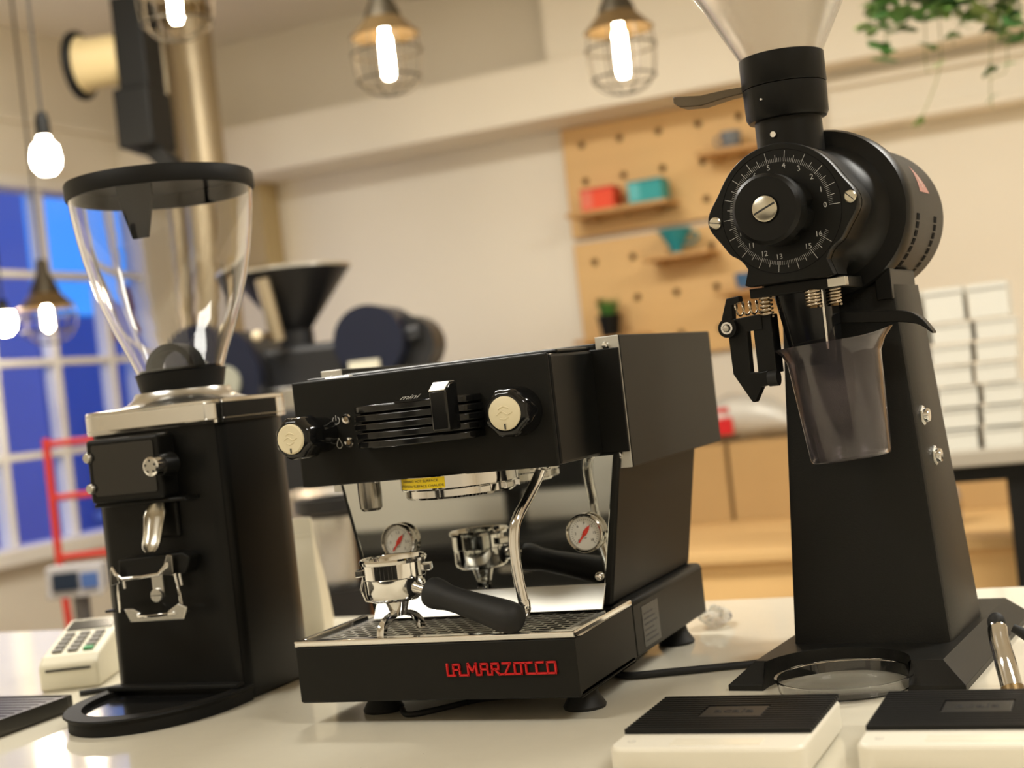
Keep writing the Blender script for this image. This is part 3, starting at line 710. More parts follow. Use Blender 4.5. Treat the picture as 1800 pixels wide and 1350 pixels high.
# ribbed brew paddle housing: stacked crescent ribs
def crescent(cx, hw, dp, n=28):
    pts = []
    for i in range(n+1):
        a = math.pi*i/n; c = math.cos(a); s_ = math.sin(a)
        pts.append((cx-hw*c, -.0002-dp*abs(s_)**.55))
    return pts
RC = .004; core = MB().prism(crescent(RC, .066, .034), .289, .329, 'z').build('paddle_core', deep, em)
rp_ = core
for k in range(5):
    z0 = .2870+k*.0092
    MB().prism(crescent(RC, .0725-.001*abs(k-2), .042), z0, z0+.0074, 'z').build('paddle_rib', gloss_black, em, 40, .0012)
text('rib_lettering', 'mini', .0062, white_ink, em, T(.013, -.0440, .3350) @ FRONT @ Matrix.Scale(2.0, 4, (1, 0, 0)), shear=.7)
MB().box(-.004, .030, -.0438, -.0015, .3304, .3322).build('lettering_ledge', gloss_black, em, 0)
pd = MB().prism([(-.058, .298), (-.058, .3375), (-.046, .3455), (-.030, .3455), (-.030, .298)], .0435, .0625, 'x').build('paddle', gloss_black, em, 20, .002)
MB().prism([(-.0592, .3385), (-.0468, .3468), (-.034, .3468), (-.034, .3455), (-.0462, .3455), (-.058, .3375)], .0440, .0620, 'x').build('paddle_cap', alu, pd, 20, .0006)
# knobs
def knob(x, z, length, r):
    N = 80
    rings = []
    for (yy, rr, lob) in ((0, r*(.98 if length < .05 else .80), 0), (length*.45, r*(.98 if length < .05 else .82), .0), (length*.50, r, .06), (length*.86, r*.97, .075), (length*.95, r*.86, .05), (length*.97, r*.70, 0)):
        rings.append([(x+rr*(1-lob*(.5+.5*math.cos(8*2*math.pi*i/N)))*math.cos(2*math.pi*i/N), -yy-.0002, z+rr*(1-lob*(.5+.5*math.cos(8*2*math.pi*i/N)))*math.sin(2*math.pi*i/N)) for i in range(N)])
    kb = MB().loft(rings).build('control_knob', gloss_black, em, 50)
    MB().lathe([(0, .003), (r*.60, .003), (r*.66, .002), (r*.67, 0), (0, 0)], 40).xf(T(x, -length*.97, z) @ AX('-y')).build('knob_cap', cream_cap, kb)
    # embossed lion-like scroll and the index mark on the cap
    for pts in ([(-.005, 0, .004), (0, 0, .006), (.005, 0, .004)], [(-.007, 0, -.001), (-.002, 0, .002), (.003, 0, -.001), (.008, 0, .001)], [(-.004, 0, -.004), (0, 0, -.005), (.004, 0, -.003)]):
        MB().tube([Vector((x, -length*.97-.0030, z))+Vector(p)*(r/.022) for p in smooth_path(pts, 4)], .0007, 6).build('cap_emblem', cream_cap, kb)
    MB().box(x-.0008, x+.0008, -length*.97-.0036, -length*.97-.0028, z-r*.62, z-r*.40).build('index_mark', label_grey, kb, 0)
    return kb
knob(-.117, .3055, .066, .0235)
knob(.1145, .3085, .038, .0255)
# two lamps with their icons
for z in (.3195, .2945):
    MB().lathe([(.0028, .0018), (.0046, .0022), (.0056, .0008), (.0056, 0)], 24).xf(T(-.0865, 0, z) @ AX('-y')).build('lamp_bezel', chrome, em)
    MB().lathe([(0, .0026), (.0018, .0022), (.0029, .001)], 20).xf(T(-.0865, 0, z) @ AX('-y')).build('lamp_lens', mat('amber_lens', (.25, .18, .10), .2), em)
def line(pts, w_, nm, m_, par, dpt=.0003):
    MB().tube(pts, w_, 6).build(nm, m_, par)
arc = [(-.0995+.0042*math.sin(a), -.0003, .3190+.0042*math.cos(a)) for a in [R(35+i*290/14) for i in range(15)]]
line(arc, .00045, 'power_icon', white_ink, em); line([(-.0995, -.0003, .3190), (-.0995, -.0003, .3245)], .00045, 'power_icon', white_ink, em)
drop = [(-.0985, -.0003, .3000), (-.1012, -.0003, .2945), (-.1018, -.0003, .2920), (-.1003, -.0003, .2896), (-.0985, -.0003, .2890), (-.0967, -.0003, .2896), (-.0952, -.0003, .2920), (-.0958, -.0003, .2945), (-.0985, -.0003, .3000)]
line(drop, .00045, 'drop_icon', white_ink, em)
# group head
gx, gy = .012, .055
grp = MB().lathe([(0, .2505), (.064, .2505), (.064, .2375), (.0625, .236), (.0595, .2355), (.0595, .2285), (.057, .2262), (.046, .2255), (.044, .2285), (.0, .2285)], 64, (gx, gy, 0)).build('group_head', chrome, em)
MB().lathe([(.0643, .2385), (.0643, .2502)], 20, (gx, gy, 0), R(222), R(282)).build('warning_label', yellow, grp)
for i, (s_, zz_) in enumerate((('WARNING: HOT SURFACE', .2468), ('ATTENTION: SURFACE CHAUDE', .2416))):
    me_a = math.radians(252)
    o = text('label_text', s_, .0036, ink, grp, Matrix.Identity(4), 0)
    for v in o.data.vertices:
        a = me_a+v.co.x/.0646*1.25; v.co = Vector((gx+.0646*math.cos(a), gy+.0646*math.sin(a), zz_+v.co.y))
for a in (20, 320, 350): MB().box(-.006, .006, -.004, .004, .2290, .2360).xf(T(gx+.060*math.cos(R(a)), gy+.060*math.sin(R(a)), 0) @ Matrix.Rotation(R(a+90), 4, 'Z')).build('bayonet_lug', chrome, grp, 0, .001)
MB().lathe([(0, .252), (.0125, .252), (.0130, .236), (.0122, .2195), (.0095, .2165), (.007, .2165), (.006, .220), (0, .220)], 32, (-.0925, .042, 0)).build('water_spout', mat('dark_nickel', (.30, .285, .25), .2, 1), em)
MB().ball((-.076, .03, .2495), .0032).build('panel_screw', chrome, em)
# steam wand
wp = smooth_path([(.116, .045, .262), (.113, .042, .2460), (.1078, .036, .2330), (.1020, .021, .2165), (.0965, .002, .1985), (.0945, -.005, .1800), (.0950, -.008, .160), (.0970, -.010, .1400), (.1010, -.012, .1130)], 6)
wand = MB().tube(wp, .0056, 16).build('steam_wand', chrome, em, 60)
MB().lathe([(0, .0), (.0036, .0), (.0062, .006), (.0062, .014), (.0056, .016)], 20, (.1012, -.0122, .1035)).build('wand_tip', chrome, wand)
MB().ball((.1145, .043, .252), .0095).build('wand_joint', chrome, wand)
# pressure gauges
def gauge(x, z, labels, ang, nm):
    base_y = MY
    gg = MB().lathe([(.0178, 0), (.0205, 0), (.0214, .005), (.0212, .0085), (.0198, .0100), (.0182, .0088), (.0176, .0055)], 48, closed_prof=True).xf(T(x, base_y, z) @ AX('-y')).build('pressure_gauge', mat('gauge_bezel', (.42, .40, .36), .12, 1), em)
    yf = base_y-.0060
    MB().disc((0, 0, .0060), .0179, 40).xf(T(x, base_y, z) @ AX('-y')).build('gauge_dial', gauge_white, gg, 0)
    n_ = len(labels)
    tk = MB()
    for i in range(n_*5-4):
        a = R(225-270*i/((n_-1)*5)); r0 = .0140 if i % 5 else .0132
        c = Vector((math.cos(a), 0, math.sin(a))); p = Vector((-c.z, 0, c.x))*.00018
        A_, B_ = Vector((x, yf-.0002, z))+c*r0, Vector((x, yf-.0002, z))+c*.0158
        tk.add([A_-p, A_+p, B_+p, B_-p], [(0, 1, 2, 3)])
    tk.build('dial_ticks', ink, gg, 0)
    for i, s_ in enumerate(labels):
        a = R(225-270*i/(n_-1))
        text('dial_number', s_, .0042, ink, gg, T(x+.0108*math.cos(a), yf-.0003, z+.0108*math.sin(a)) @ FRONT, 0)
    text('dial_unit', 'bar', .0030, ink, gg, T(x, yf-.0003, z-.0050) @ FRONT, 0)
    a = R(ang); c = Vector((math.cos(a), 0, math.sin(a))); p = Vector((-c.z, 0, c.x)); O_ = Vector((x, yf-.0012, z))
    pts = [O_-c*.0125-p*.0008, O_-c*.0125+p*.0008, O_-c*.004+p*.0010, O_+p*.0026, O_+c*.006+p*.0020, O_+c*.0105, O_+c*.006-p*.0020, O_-p*.0026, O_-c*.004-p*.0010]
    MB().loft([pts, [q+Vector((0, .0006, 0)) for q in pts]]).build('needle', red_needle, gg, 0)
    MB().lathe([(0, .0022), (.0012, .002), (.0014, 0)], 16).xf(T(x, yf, z) @ AX('-y')).build('needle_hub', red_needle, gg)
gauge(-.099, .1730, ['0', '.5', '1', '1.5', '2', '2.5', '3'], 52, 'boiler')
gauge(.1280, .1690, ['0', '3', '6', '9', '12', '15', '18'], 52, 'pump')
# red raised lettering on the tray front
U = .1192/148; lx0, lz0 = .0188, .0502
strokes = [[(0,14),(0,0),(10,0)], [(8.5,2),(8.5,13.5),(17,13.5),(17,0),(29,0)], [(8.5,7),(17,7)], [(29,0),(29,14),(35,4.5),(40,14),(41,0),(47,0),(47,13.5),(56,13.5),(56,0),(62,0)], [(47,6.8),(56,6.8)],
           [(62,0),(62,13.5),(71,13.5),(71,6.5),(62,6.5)], [(66,6.5),(71.5,0),(102,0)], [(77,13.5),(87,13.5),(79,0)], [(93,0),(93,13.5),(116,13.5)], [(102,13.5),(102,0)],
           [(108.5,13.5),(108.5,0),(147.5,0),(147.5,13.5),(137,13.5),(137,0)], [(131,13.5),(122,13.5),(122,0)]]
for st_ in strokes:
    mb = MB()
    for (a, b_), (c, d) in zip(st_[:-1], st_[1:]):
        p = Vector((lx0+a*U, 0, lz0+b_*U)); q = Vector((lx0+c*U, 0, lz0+d*U)); dd = (q-p).normalized(); nn = Vector((-dd.z, 0, dd.x))*.00105
        p = p-dd*.00105; q = q+dd*.00105
        cc = [p-nn, p+nn, q+nn, q-nn]
        ins = [p-nn*.6+dd*.0006, p+nn*.6+dd*.0006, q+nn*.6-dd*.0006, q-nn*.6-dd*.0006]
        mb.loft([[v+Vector((0, -.0351, 0)) for v in cc], [v+Vector((0, -.0368, 0)) for v in cc], [v+Vector((0, -.0376, 0)) for v in ins]])
    mb.build('red_letter', red_enamel, em, 0)
# feet, rating sticker
for (x, y) in ((-.098, .03), (.137, .03), (-.12, .345), (.137, .345)):
    MB().lathe([(0, 0), (.0215, 0), (.0225, .003), (.0155, .014), (.0130, .0255), (0, .0255)], 28, (x, y, 0)).build('foot', rubber, em)
stk = MB().box(.1606, .1609, .165, .222, .032, .077).build('rating_sticker', label_grey, em, 0)
for k in range(6): MB().box(.1610, .1611, .170, .214-.006*(k % 3), .037+k*.006, .039+k*.006).build('sticker_print', mat('sticker_ink', (.05, .05, .05), .6), stk, 0)

# ------------------------------------------------------------------ portafilter on the drip tray
PZ = gz1
pf = thing('portafilter', 'chrome portafilter with black handle and twin spout resting on the drip tray', 'portafilter', (-.052, .004, PZ))
# local: spout feet at z=0, bowl above, handle towards +x/-y and down
hd = .165-PZ
MB().lathe([(0, .038), (.012, .038), (.026, .0385), (.0310, .0420), (.0322, .046), (.0328, .062), (.0336, .063), (.0338, .078), (.0355, .0785), (.0362, .0815), (.0345, .0835), (.0325, .083), (.0310, .079), (.0290, .056), (.0, .052)], 56).build('bowl', chrome, pf)
for a in (200, 20): MB().box(-.008, .008, -.005, .004, .066, .0735).xf(Matrix.Rotation(R(a+90), 4, 'Z') @ T(0, -.0355, 0)).build('ear', chrome, pf, 0, .001)
MB().tube([(-.030+.0, -.014, .066), (-.0335, -.016, .052), (-.030, -.014, .040), (-.018, -.009, .0365)], .0011, 8).build('spring_wire', chrome, pf)
MB().lathe([(.0085, .022), (.0095, .026), (.0130, .037), (.0135, .040), (0, .040)], 28).build('spout_neck', chrome, pf)
# twin spout: an arch across y
ar = [(0, .029*math.cos(a)+.001, .022*math.sin(a)**.9 if math.sin(a) > 0 else 0) for a in [math.pi*i/16 for i in range(17)]]
rings = []
for i, p in enumerate(ar):
    p = Vector(p); t_ = (Vector(ar[min(i+1, 16)])-Vector(ar[max(i-1, 0)])).normalized(); nrm = Vector((0, -t_.z, t_.y))
    wv = .0052; th = .0018
    rings.append([p+Vector((-wv, 0, 0))-nrm*.0022, p+Vector((-wv*.9, 0, 0))+nrm*.0028, p+nrm*.0042, p+Vector((wv*.9, 0, 0))+nrm*.0028, p+Vector((wv, 0, 0))-nrm*.0022, p-nrm*.0005])
MB().loft(rings).xf(Matrix.Rotation(R(-18), 4, 'Z') @ T(0, 0, .0025)).build('twin_spout', chrome, pf, 50)
# handle
d0 = Vector((.028, -.010, .052)); d1 = Vector((.152, -.036, .0175))
dr_ = (d1-d0).normalized()
MB().tube([d0-dr_*.004, d0+dr_*.012, d0+dr_*.026], [.0075, .0062, .0062], 20).build('handle_stem', chrome, pf)
hp = [(0.020, .0128), (.0205, .0150), (.026, .0165), (.034, .0158), (.044, .0135), (.060, .0132), (.080, .0142), (.100, .0155), (.118, .0165), (.127, .0158), (.133, .0130), (.136, .0070), (.1365, .0005)]
MB().tube([d0+dr_*a for a, r_ in hp], [r_ for a, r_ in hp], 28).build('handle', rubber, pf, 50)

# ------------------------------------------------------------------ on-demand grinder (left)
gl = thing('espresso_grinder', 'black espresso grinder with clear hopper and polished steel band', 'coffee grinder', (-.406, .06, 0))
gl_in = lambda M_: M_
GW = .0965
def outline(o=0, y0=.02, y1=.215):
    return rrect(-GW-o, GW+o, y0-o, y1+o, [.080, .080, .020, .020], 10)
MB().loft([[(x, y, .002) for x, y in outline()], [(x, y, .331) for x, y in outline()]]).build('body', satin, gl, 25, .0012)
for s in (-1, 1): MB().box(-.0004, .0004, -.0005, .0003, .012, .33).xf(T(s*(GW-.020+.020*math.sin(R(45))), .040-.020*math.cos(R(45)), 0)).build('panel_seam', deep, gl, 0)
def ringprof(zs_os):
    return [[(x, y, z) for x, y in outline(o)] for z, o in zs_os]
MB().loft(ringprof([(.3300, .001), (.3312, .0048), (.3350, .0052), (.3356, .0044), (.3362, .0052), (.3540, .0052), (.3546, .0044), (.3552, .0052), (.3585, .0048), (.3595, .002)])).build('steel_band', chrome, gl, 25)
HC = (0, .093, 0)
MB().lathe([(.086, .3590), (.078, .3605), (.068, .3640), (.0605, .3710), (.0585, .3760), (.0, .3760)], 56, HC).build('hopper_flare', steel, gl)
MB().lathe([(.0505, .3755), (.0520, .380), (.0555, .3965), (.0565, .399), (.052, .399), (.048, .3755)], 56, HC, closed_prof=True).build('hopper_collar', matt_black, gl)
hopp = [(.0530, .3985), (.0555, .405), (.0625, .424), (.0745, .452), (.0860, .482), (.0945, .512), (.1015, .541), (.1068, .570), (.1105, .597), (.1130, .622)]
th = .0026
MB().lathe(hopp+[(r_-th, z_) for r_, z_ in hopp[::-1]], 72, HC, closed_prof=True).build('hopper', clear, gl, 50)
MB().lathe([(.1090, .6200), (.1150, .6200), (.1162, .6235), (.1162, .6385), (.1148, .6412), (.106, .6422), (.0, .6422), (.0, .6385), (.1085, .6385)], 72, HC).build('hopper_lid', matt_black, gl)
# moulded tongue that hangs inside from the lid, and the grip ring in the throat
MB().prism([(-.006, .638), (.046, .638), (.046, .606), (.034, .560), (.012, .560), (-.002, .606)], .012, .017, 'y').build('lid_tongue', matt_black, gl, 0, .001)
arc2 = [(.034*math.cos(a), .083, .402+.030*math.sin(a)) for a in [math.pi*i/14 for i in range(15)]]
rings = []
for i, p in enumerate(arc2):
    a = math.pi*i/14; n_ = Vector((math.cos(a), 0, math.sin(a))); p = Vector(p)
    rings.append([p+n_*.003+Vector((0, -.012, 0)), p+n_*.003+Vector((0, .012, 0)), p-n_*.005+Vector((0, .012, 0)), p-n_*.005+Vector((0, -.012, 0))])
MB().loft(rings).build('throat_grip', matt_black, gl, 40)
MB().lathe([(.0, .400), (.050, .400), (.050, .404), (0, .404)], 48, HC).build('throat_plate', matt_black, gl)
# display
MB().box(-.0735, .034, -.012, .0205, .2495, .3265).build('display_housing', satin, gl, 0, .004)
MB().prism(rrect(-.064, .027, .2585, .3195, .003), -.0135, -.0119, 'y').build('display_screen', mat('black_glass', (.004, .004, .004), .05, coat=.5), gl, 0)
MB().prism([(-.076, .2440), (.060, .2440), (.056, .2494), (-.074, .2494)], -.006, .0205, 'y').build('housing_lip', satin, gl, 0, .002)
for z in (.3055, .2685):
    bt = MB().lathe([(0, .0060), (.0045, .0058), (.0055, .0045), (.0057, 0), (0, 0)], 28).xf(T(-.0685, -.0135, z) @ AX('-y')).build('push_button', alu, gl)
    MB().lathe([(.0058, .0022), (.0072, .0018), (.0075, -.002), (.0058, -.002)], 28, closed_prof=True).xf(T(-.0685, -.0125, z) @ AX('-y')).build('button_collar', gloss_black, bt)
MB().lathe([(0, .022), (.0125, .022), (.0140, 0), (0, 0)], 32).xf(T(.041, -.002, .289) @ AX('-y')).build('knob_base', satin, gl)
kn = MB().lathe([(0, .0165), (.0085, .0165), (.0095, .0160), (.0112, .0155), (.0114, 0), (0, 0)], 36).xf(T(.041, -.0235, .289) @ AX('-y')).build('selector_knob', chrome, gl)
MB().disc((0, 0, .0170), .0085, 28).xf(T(.041, -.0235, .289) @ AX('-y')).build('knob_face', steel, kn, 0)
for k in range(5):
    a = R(72*k+20); MB().disc((.0068*math.cos(a), .0068*math.sin(a), .0173), .0014, 12).xf(T(.041, -.0235, .289) @ AX('-y')).build('knob_dot', ink, kn, 0)
# discharge spout: an open steel gutter leaning forward, cut obliquely
rings = []
cs = [(.002, .2425, .0100), (-.002, .2370, .0135), (-.006, .2290, .0152), (-.010, .2170, .0140), (-.013, .2080, .0132), (-.017, .1990, .0130), (-.020, .1930, .0118), (-.022, .1880, .0070)]
for (yy, zz_, rr) in cs:
    arc_ = [(.008+rr*math.sin(a), yy+.006-rr*.75*math.cos(a)*-1, zz_) for a in [R(-95+190*i/16) for i in range(17)]]
    inn = [(.008+(rr-.0012)*math.sin(a), yy+.006-(rr-.0012)*.75*math.cos(a)*-1, zz_) for a in [R(95-190*i/16) for i in range(17)]]
    rings.append(arc_+inn)
MB().loft(rings).build('discharge_spout', mat('spout_steel', (.55, .52, .45), .24, 1), gl, 50)
MB().box(-.012, .030, .0145, .0205, .2005, .2440).build('spout_mount', satin, gl, 0, .003)
# portafilter holder
MB().prism([(-.052, .158), (.045, .158), (.055, .178), (.045, .184), (-.050, .180)], -.004, .0205, 'y').build('holder_block', satin, gl, 0, .002)
MB().tube([(-.055, -.010, .172), (-.050, -.0105, .164), (-.040, -.0115, .1575), (-.012, -.0115, .1585), (.014, -.0115, .1605), (.026, -.0105, .170), (.032, -.006, .180)], [.0022, .0028, .0026, .0022, .0026, .0034, .0028], 10).build('holder_bracket', chrome, gl, 60)
MB().prism([(-.058, .150), (-.044, .153), (-.050, .168), (-.057, .170)], -.0125, -.008, 'y').build('bracket_tip', chrome, gl, 0, .0008)
MB().prism([(.018, .160), (.034, .158), (.035, .182), (.028, .183)], -.0120, -.0075, 'y').build('bracket_tip', chrome, gl, 0, .0008)
for s, x in ((-1, -.047), (1, .036)):
    MB().tube([(x, -.010, .160), (x+.003*s, -.010, .140), (x+.004*s, -.009, .118), (x, .0, .113)], .0017, 8).build('support_wire', chrome, gl)
    MB().tube([(x+.007, -.010, .160), (x+.008, -.010, .146)], .0017, 8).build('wire_stub', chrome, gl)
MB().box(.003, .019, -.0125, -.0035, .134, .160).build('adjust_strap', steel, gl, 0, .001)
sc = MB().lathe([(0, .0055), (.0078, .005), (.0085, .003), (.0085, 0), (0, 0)], 32).xf(T(.0105, -.0122, .1365) @ AX('-y')).build('adjust_screw', steel, gl)
MB().box(.0030, .0180, -.0180, -.0174, .1362, .1368).build('screw_slot', ink, sc, 0)
# crescent fork
cr_o = [(.047*math.cos(a), .020-.052*math.sin(a)) for a in [R(20+140*i/20) for i in range(21)]]
cr_i = [(.030*math.cos(a), .016-.022*math.sin(a)) for a in [R(15+150*i/20) for i in range(21)]][::-1]
MB().prism([(x*.85+.006, y) for x, y in cr_o]+[(x*.85+.006, y) for x, y in cr_i], .1130, .1165, 'z').build('fork', chrome, gl, 0, .001)
MB().prism([(-.032, .106), (.045, .106), (.052, .121), (.040, .126), (.018, .114), (-.010, .114), (-.026, .122), (-.040, .122)], -.016, -.012, 'y').build('fork_front', steel, gl, 0, .0015)
MB().box(-.075, -.040, -.008, .004, .1175, .1205).xf(Matrix.Rotation(R(0), 4, 'Y')).build('fork_arm', satin, gl, 0, .001)
# catch tray in front
def half(rx, ry, z, y1=.030, n=60):
    pts = []
    for i in range(n+1):
        a = math.pi+math.pi*i/n; pts.append((rx*math.cos(a), ry*math.sin(a), z))
    return [(rx, y1, z)]+[(-rx, y1, z)]+pts[:]
tr = MB().loft([half(.0985, .138, .0002), half(.0985, .138, .0125), half(.1030, .1435, .0170), half(.1020, .1425, .0190), half(.0860, .118, .0190), half(.0840, .116, .0120)]).build('catch_tray', matt_black, gl, 30)
MB().loft([half(.0838, .1155, .0121), half(.0838, .1155, .0128)]).build('tray_mat', mat('tray_insert', (.010, .010, .010), .14), tr)
MB().box(-.0955, .0955, .004, .0199, .0192, .0250).build('tray_back_lip', matt_black, tr, 0, .0015)
# ------------------------------------------------------------------ tall shop grinder (right)
EKX, EKY, EKR = .409, .25, -.09
ek = thing('shop_grinder', 'tall black shop coffee grinder with numbered dial, motor barrel and clear cone hopper', 'coffee grinder', (EKX, EKY, 0), EKR)
EKM = (T(EKX, EKY, 0) @ Matrix.Rotation(EKR, 4, 'Z')).inverted()
CX = -.013
# base with two arms round an arched opening
ACX, ACY, AR = -.012, -.160, .073
def u_ring(z, front, inset, rear=.19):
    a = -.122+inset; c = .116-inset
    arch = [(ACX+AR*math.cos(t_), ACY+AR*math.sin(t_), z) for t_ in [math.pi*i/24 for i in range(25)]]
    return [(a, front, z), (a, rear-inset*.5, z), (c, rear-inset*.5, z), (c, front, z), (ACX+AR, front, z)]+arch+[(ACX-AR, front, z)]
b0 = u_ring(.0, -.172, 0); b1 = u_ring(.006, -.172, 0); b2 = u_ring(.026, -.150, .024)
ekb = MB().loft([b0, b1, b2], cap=False)
# caps as strips between outer path and arch
def ucap(z, front, inset, rear=.19):
    r_ = u_ring(z, front, inset, rear); a, c = r_[0], r_[3]
    arch = r_[5:30]
    k = len(ekb.v); ekb.v += [r_[0], r_[1], r_[2], r_[3], r_[4], r_[-1]]+arch
    ar = [k+6+i for i in range(25)]
    ekb.f.append((k+0, k+5, ar[24], ar[23], ar[22], ar[21], ar[20], ar[19], ar[18], ar[17], ar[16], ar[15], ar[14], ar[13], ar[12], k+1))
    ekb.f.append((k+3, k+2, ar[12], ar[11], ar[10], ar[9], ar[8], ar[7], ar[6], ar[5], ar[4], ar[3], ar[2], ar[1], ar[0], k+4))
    ekb.f.append((k+1, ar[12], k+2))
ucap(.026, -.150, .024); ucap(0, -.172, 0)
ekb.build('base', wrinkle, ek, 20, .001)
# column
def col_ring(z, hw, y0, y1, ch=.006, cx=0):
    return [(x+cx, y, z) for x, y in rrect(-hw, hw, y0, y1, ch, 2)]
MB().loft([col_ring(.024, .0835, -.070, .085), col_ring(.395, .0610, -.052, .062)]).build('column', wrinkle, ek, 25)
MB().box(-.058, .058, -.050, .058, .392, .412).build('column_cap', satin, ek, 0, .002)
MB().box(.044, .0605, -.058, -.040, .380, .412).build('cradle_block', satin, ek, 0, .001)
for (y, z) in ((-.025, .2558), (-.003, .2113)):
    hw = .0835-(z-.024)/(.371)*(.0225)
    sw = MB().lathe([(0, .0085), (.0065, .0080), (.0075, .0060), (.0075, .0022), (0, .0022)], 24).xf(T(hw-.0008, y, z) @ AX('+x')).build('push_switch', chrome, ek)
    MB().lathe([(0, .0030), (.0098, .0030), (.0105, .0015), (.0105, 0), (0, 0)], 6).xf(T(hw-.0008, y, z) @ AX('+x')).build('hex_collar', alu, sw, 0)
# grinding head: plate outline
ZD = .4765; YD = -.165
def plate(scale=1.0, ry=0):
    pts = []
    for i in range(96):
        t_ = 2*math.pi*i/96
        r_ = .0678
        for c0 in (0, math.pi):
            d = (t_-c0+math.pi) % (2*math.pi)-math.pi
            r_ += .0100*math.exp(-(d/.27)**2)
        d = abs((t_-1.5*math.pi+math.pi) % (2*math.pi)-math.pi)
        if d < R(36): r_ = max(r_, .0705/math.cos(d)*(1 if d < R(33) else .97))
        elif d < R(58): r_ -= .004*math.sin((d-R(36))/R(22)*math.pi)
        pts.append((CX+r_*scale*math.cos(t_), ZD+r_*scale*math.sin(t_)))
    return pts
def pring(y, sc=1.0): return [(a, y, b_) for a, b_ in plate(sc)]
def cring(y, r_): return [(CX*(1-min(1, max(0, (y+.12)/.06)))+r_*math.cos(2*math.pi*i/96), y, ZD+r_*math.sin(2*math.pi*i/96)) for i in range(96)]
def mix(A, B_, f): return [tuple(p*(1-f)+q*f for p, q in zip(a, b_)) for a, b_ in zip(A, B_)]
fp = MB().loft([pring(YD+.012), pring(YD+.002), pring(YD, .985)]).build('dial_plate', satin, ek, 30)
MB().loft([pring(YD+.0125, .985), pring(YD+.0145, .985)]).build('plate_gap', deep, ek, 30)
hs = [pring(YD+.0146, 1.0), pring(YD+.048, 1.0), mix(pring(YD+.056, .98), cring(YD+.056, .068), .35), mix(pring(YD+.068, .94), cring(YD+.068, .066), .8), cring(YD+.082, .066), cring(YD+.096, .069), cring(YD+.104, .074)]
MB().loft(hs).build('grinding_chamber', satin, ek, 50)
MB().loft([cring(YD+.100, .0790), cring(YD+.102, .0865), cring(YD+.108, .0885), cring(YD+.128, .0885), cring(YD+.131, .086)]).build('motor_flange', satin, ek, 30)
YM0, YM1 = YD+.131, .138
MR = .0822
mot = MB().loft([cring(YM0, MR), cring(YM1-.012, MR), cring(YM1-.004, MR-.004), cring(YM1, MR-.014)]).build('motor_barrel', wrinkle, ek, 40)
for yy in (YM0+.038, YM0+.118):
    me = MB().box(-.0035, .0035, -.0055, .0055, -.0006, .0004).mesh('vent_slot', deep, 0)
    for k in range(13):
        a = R(-8-k*6.2)
        o = bpy.data.objects.new('vent_slot', me); COL.objects.link(o); o.parent = mot
        n_ = Vector((math.cos(a), 0, math.sin(a))); o.location = Vector((0, yy, ZD))+n_*MR
        o.rotation_euler = Matrix(((-math.sin(a)*-1, 0, math.cos(a)), (0, 1, 0), (-math.cos(a), 0, math.sin(a)))).to_euler()
# warning triangle curved round the barrel
mb = MB(); stp = 8
pts = []
for i in range(stp+1):
    f_ = i/stp; a = R(36-f_*24); hwid = .0005+.0215*f_
    for s in (-1, 1): pts.append(((MR+.0003)*math.cos(a), YM0+.085+s*hwid, ZD+(MR+.0003)*math.sin(a)))
mb.add(pts, [(2*i, 2*i+1, 2*i+3, 2*i+2) for i in range(stp)])
wtr = mb.build('warning_triangle', mat('faded_pink_sticker', lin((178, 128, 116)), .5), mot, 60)
mb = MB()
for (f0_, f1_, w_) in ((.42, .55, .0016), (.55, .72, .0026), (.76, .84, .0020)):
    P_ = []
    for f_ in (f0_, f1_):
        a = R(36-f_*24)
        for s in (-1, 1): P_.append(((MR+.0006)*math.cos(a), YM0+.085+s*w_, ZD+(MR+.0006)*math.sin(a)))
    mb.add(P_, [(0, 1, 3, 2)])
mb.build('triangle_symbol', mat('pale_symbol', lin((205, 180, 165)), .5), wtr, 0)
# dial scale: ticks and numbers
def on_dial(r_, adeg, dy=0): a = R(adeg); return Vector((CX+r_*math.cos(a), YD-.0002-dy, ZD+r_*math.sin(a)))
A0 = -1; SPAN = 331      # degrees, counter-clockwise from 0 on the right
tk = MB(); NT = 164
for i in range(NT+1):
    a = A0+SPAN*i/NT
    r1 = .0600 if i % 10 == 0 else (.0560 if i % 5 == 0 else .0530)
    r0 = .0490
    w_ = .00028 if i % 5 == 0 else .00014
    c = Vector((math.cos(R(a)), 0, math.sin(R(a)))); p = Vector((-c.z, 0, c.x))*w_
    A_, B_ = on_dial(r0, a), on_dial(r1, a)
    tk.add([A_-p, A_+p, B_+p, B_-p], [(0, 1, 2, 3)])
g = tk.build('dial_ticks', white_ink, fp, 0)
for n_ in list(range(0, 17)):
    a = A0+SPAN*n_*10/NT
    if n_ == 14: continue
    text('dial_number', str(n_), .0075, white_ink, fp, T(*on_dial(.0450, a)) @ FRONT, .0001)
# thin engraved ring
MB().lathe([(.0612, -.0003), (.0616, -.0003), (.0616, .0003), (.0612, .0003)], 72, closed_prof=True).xf(T(CX, YD, ZD) @ AX('-y')).build('engraved_ring', deep, fp)
def slot_screw(x, z, r_, y, par, h_=.004, rot=20, conc=False):
    s_ = MB().lathe([(0, h_*1.0), (r_*.8, h_*.95), (r_, h_*.6), (r_, -.002), (0, -.002)], 32).xf(T(x, y, z) @ AX('-y')).build('slotted_screw', mat('turned_steel', (.60, .56, .46), .28, 1), par)
    MB().box(-r_*.92, r_*.92, -h_*1.08, -h_*.8, -r_*.07, r_*.07).xf(T(x, y, z) @ Matrix.Rotation(R(rot), 4, 'Y')).build('slot', ink, s_, 0)
slot_screw(CX-.0690, ZD-.0015, .0062, YD, fp, .003, 12)
slot_screw(CX+.0705, ZD+.0035, .0062, YD, fp, .003, 45)
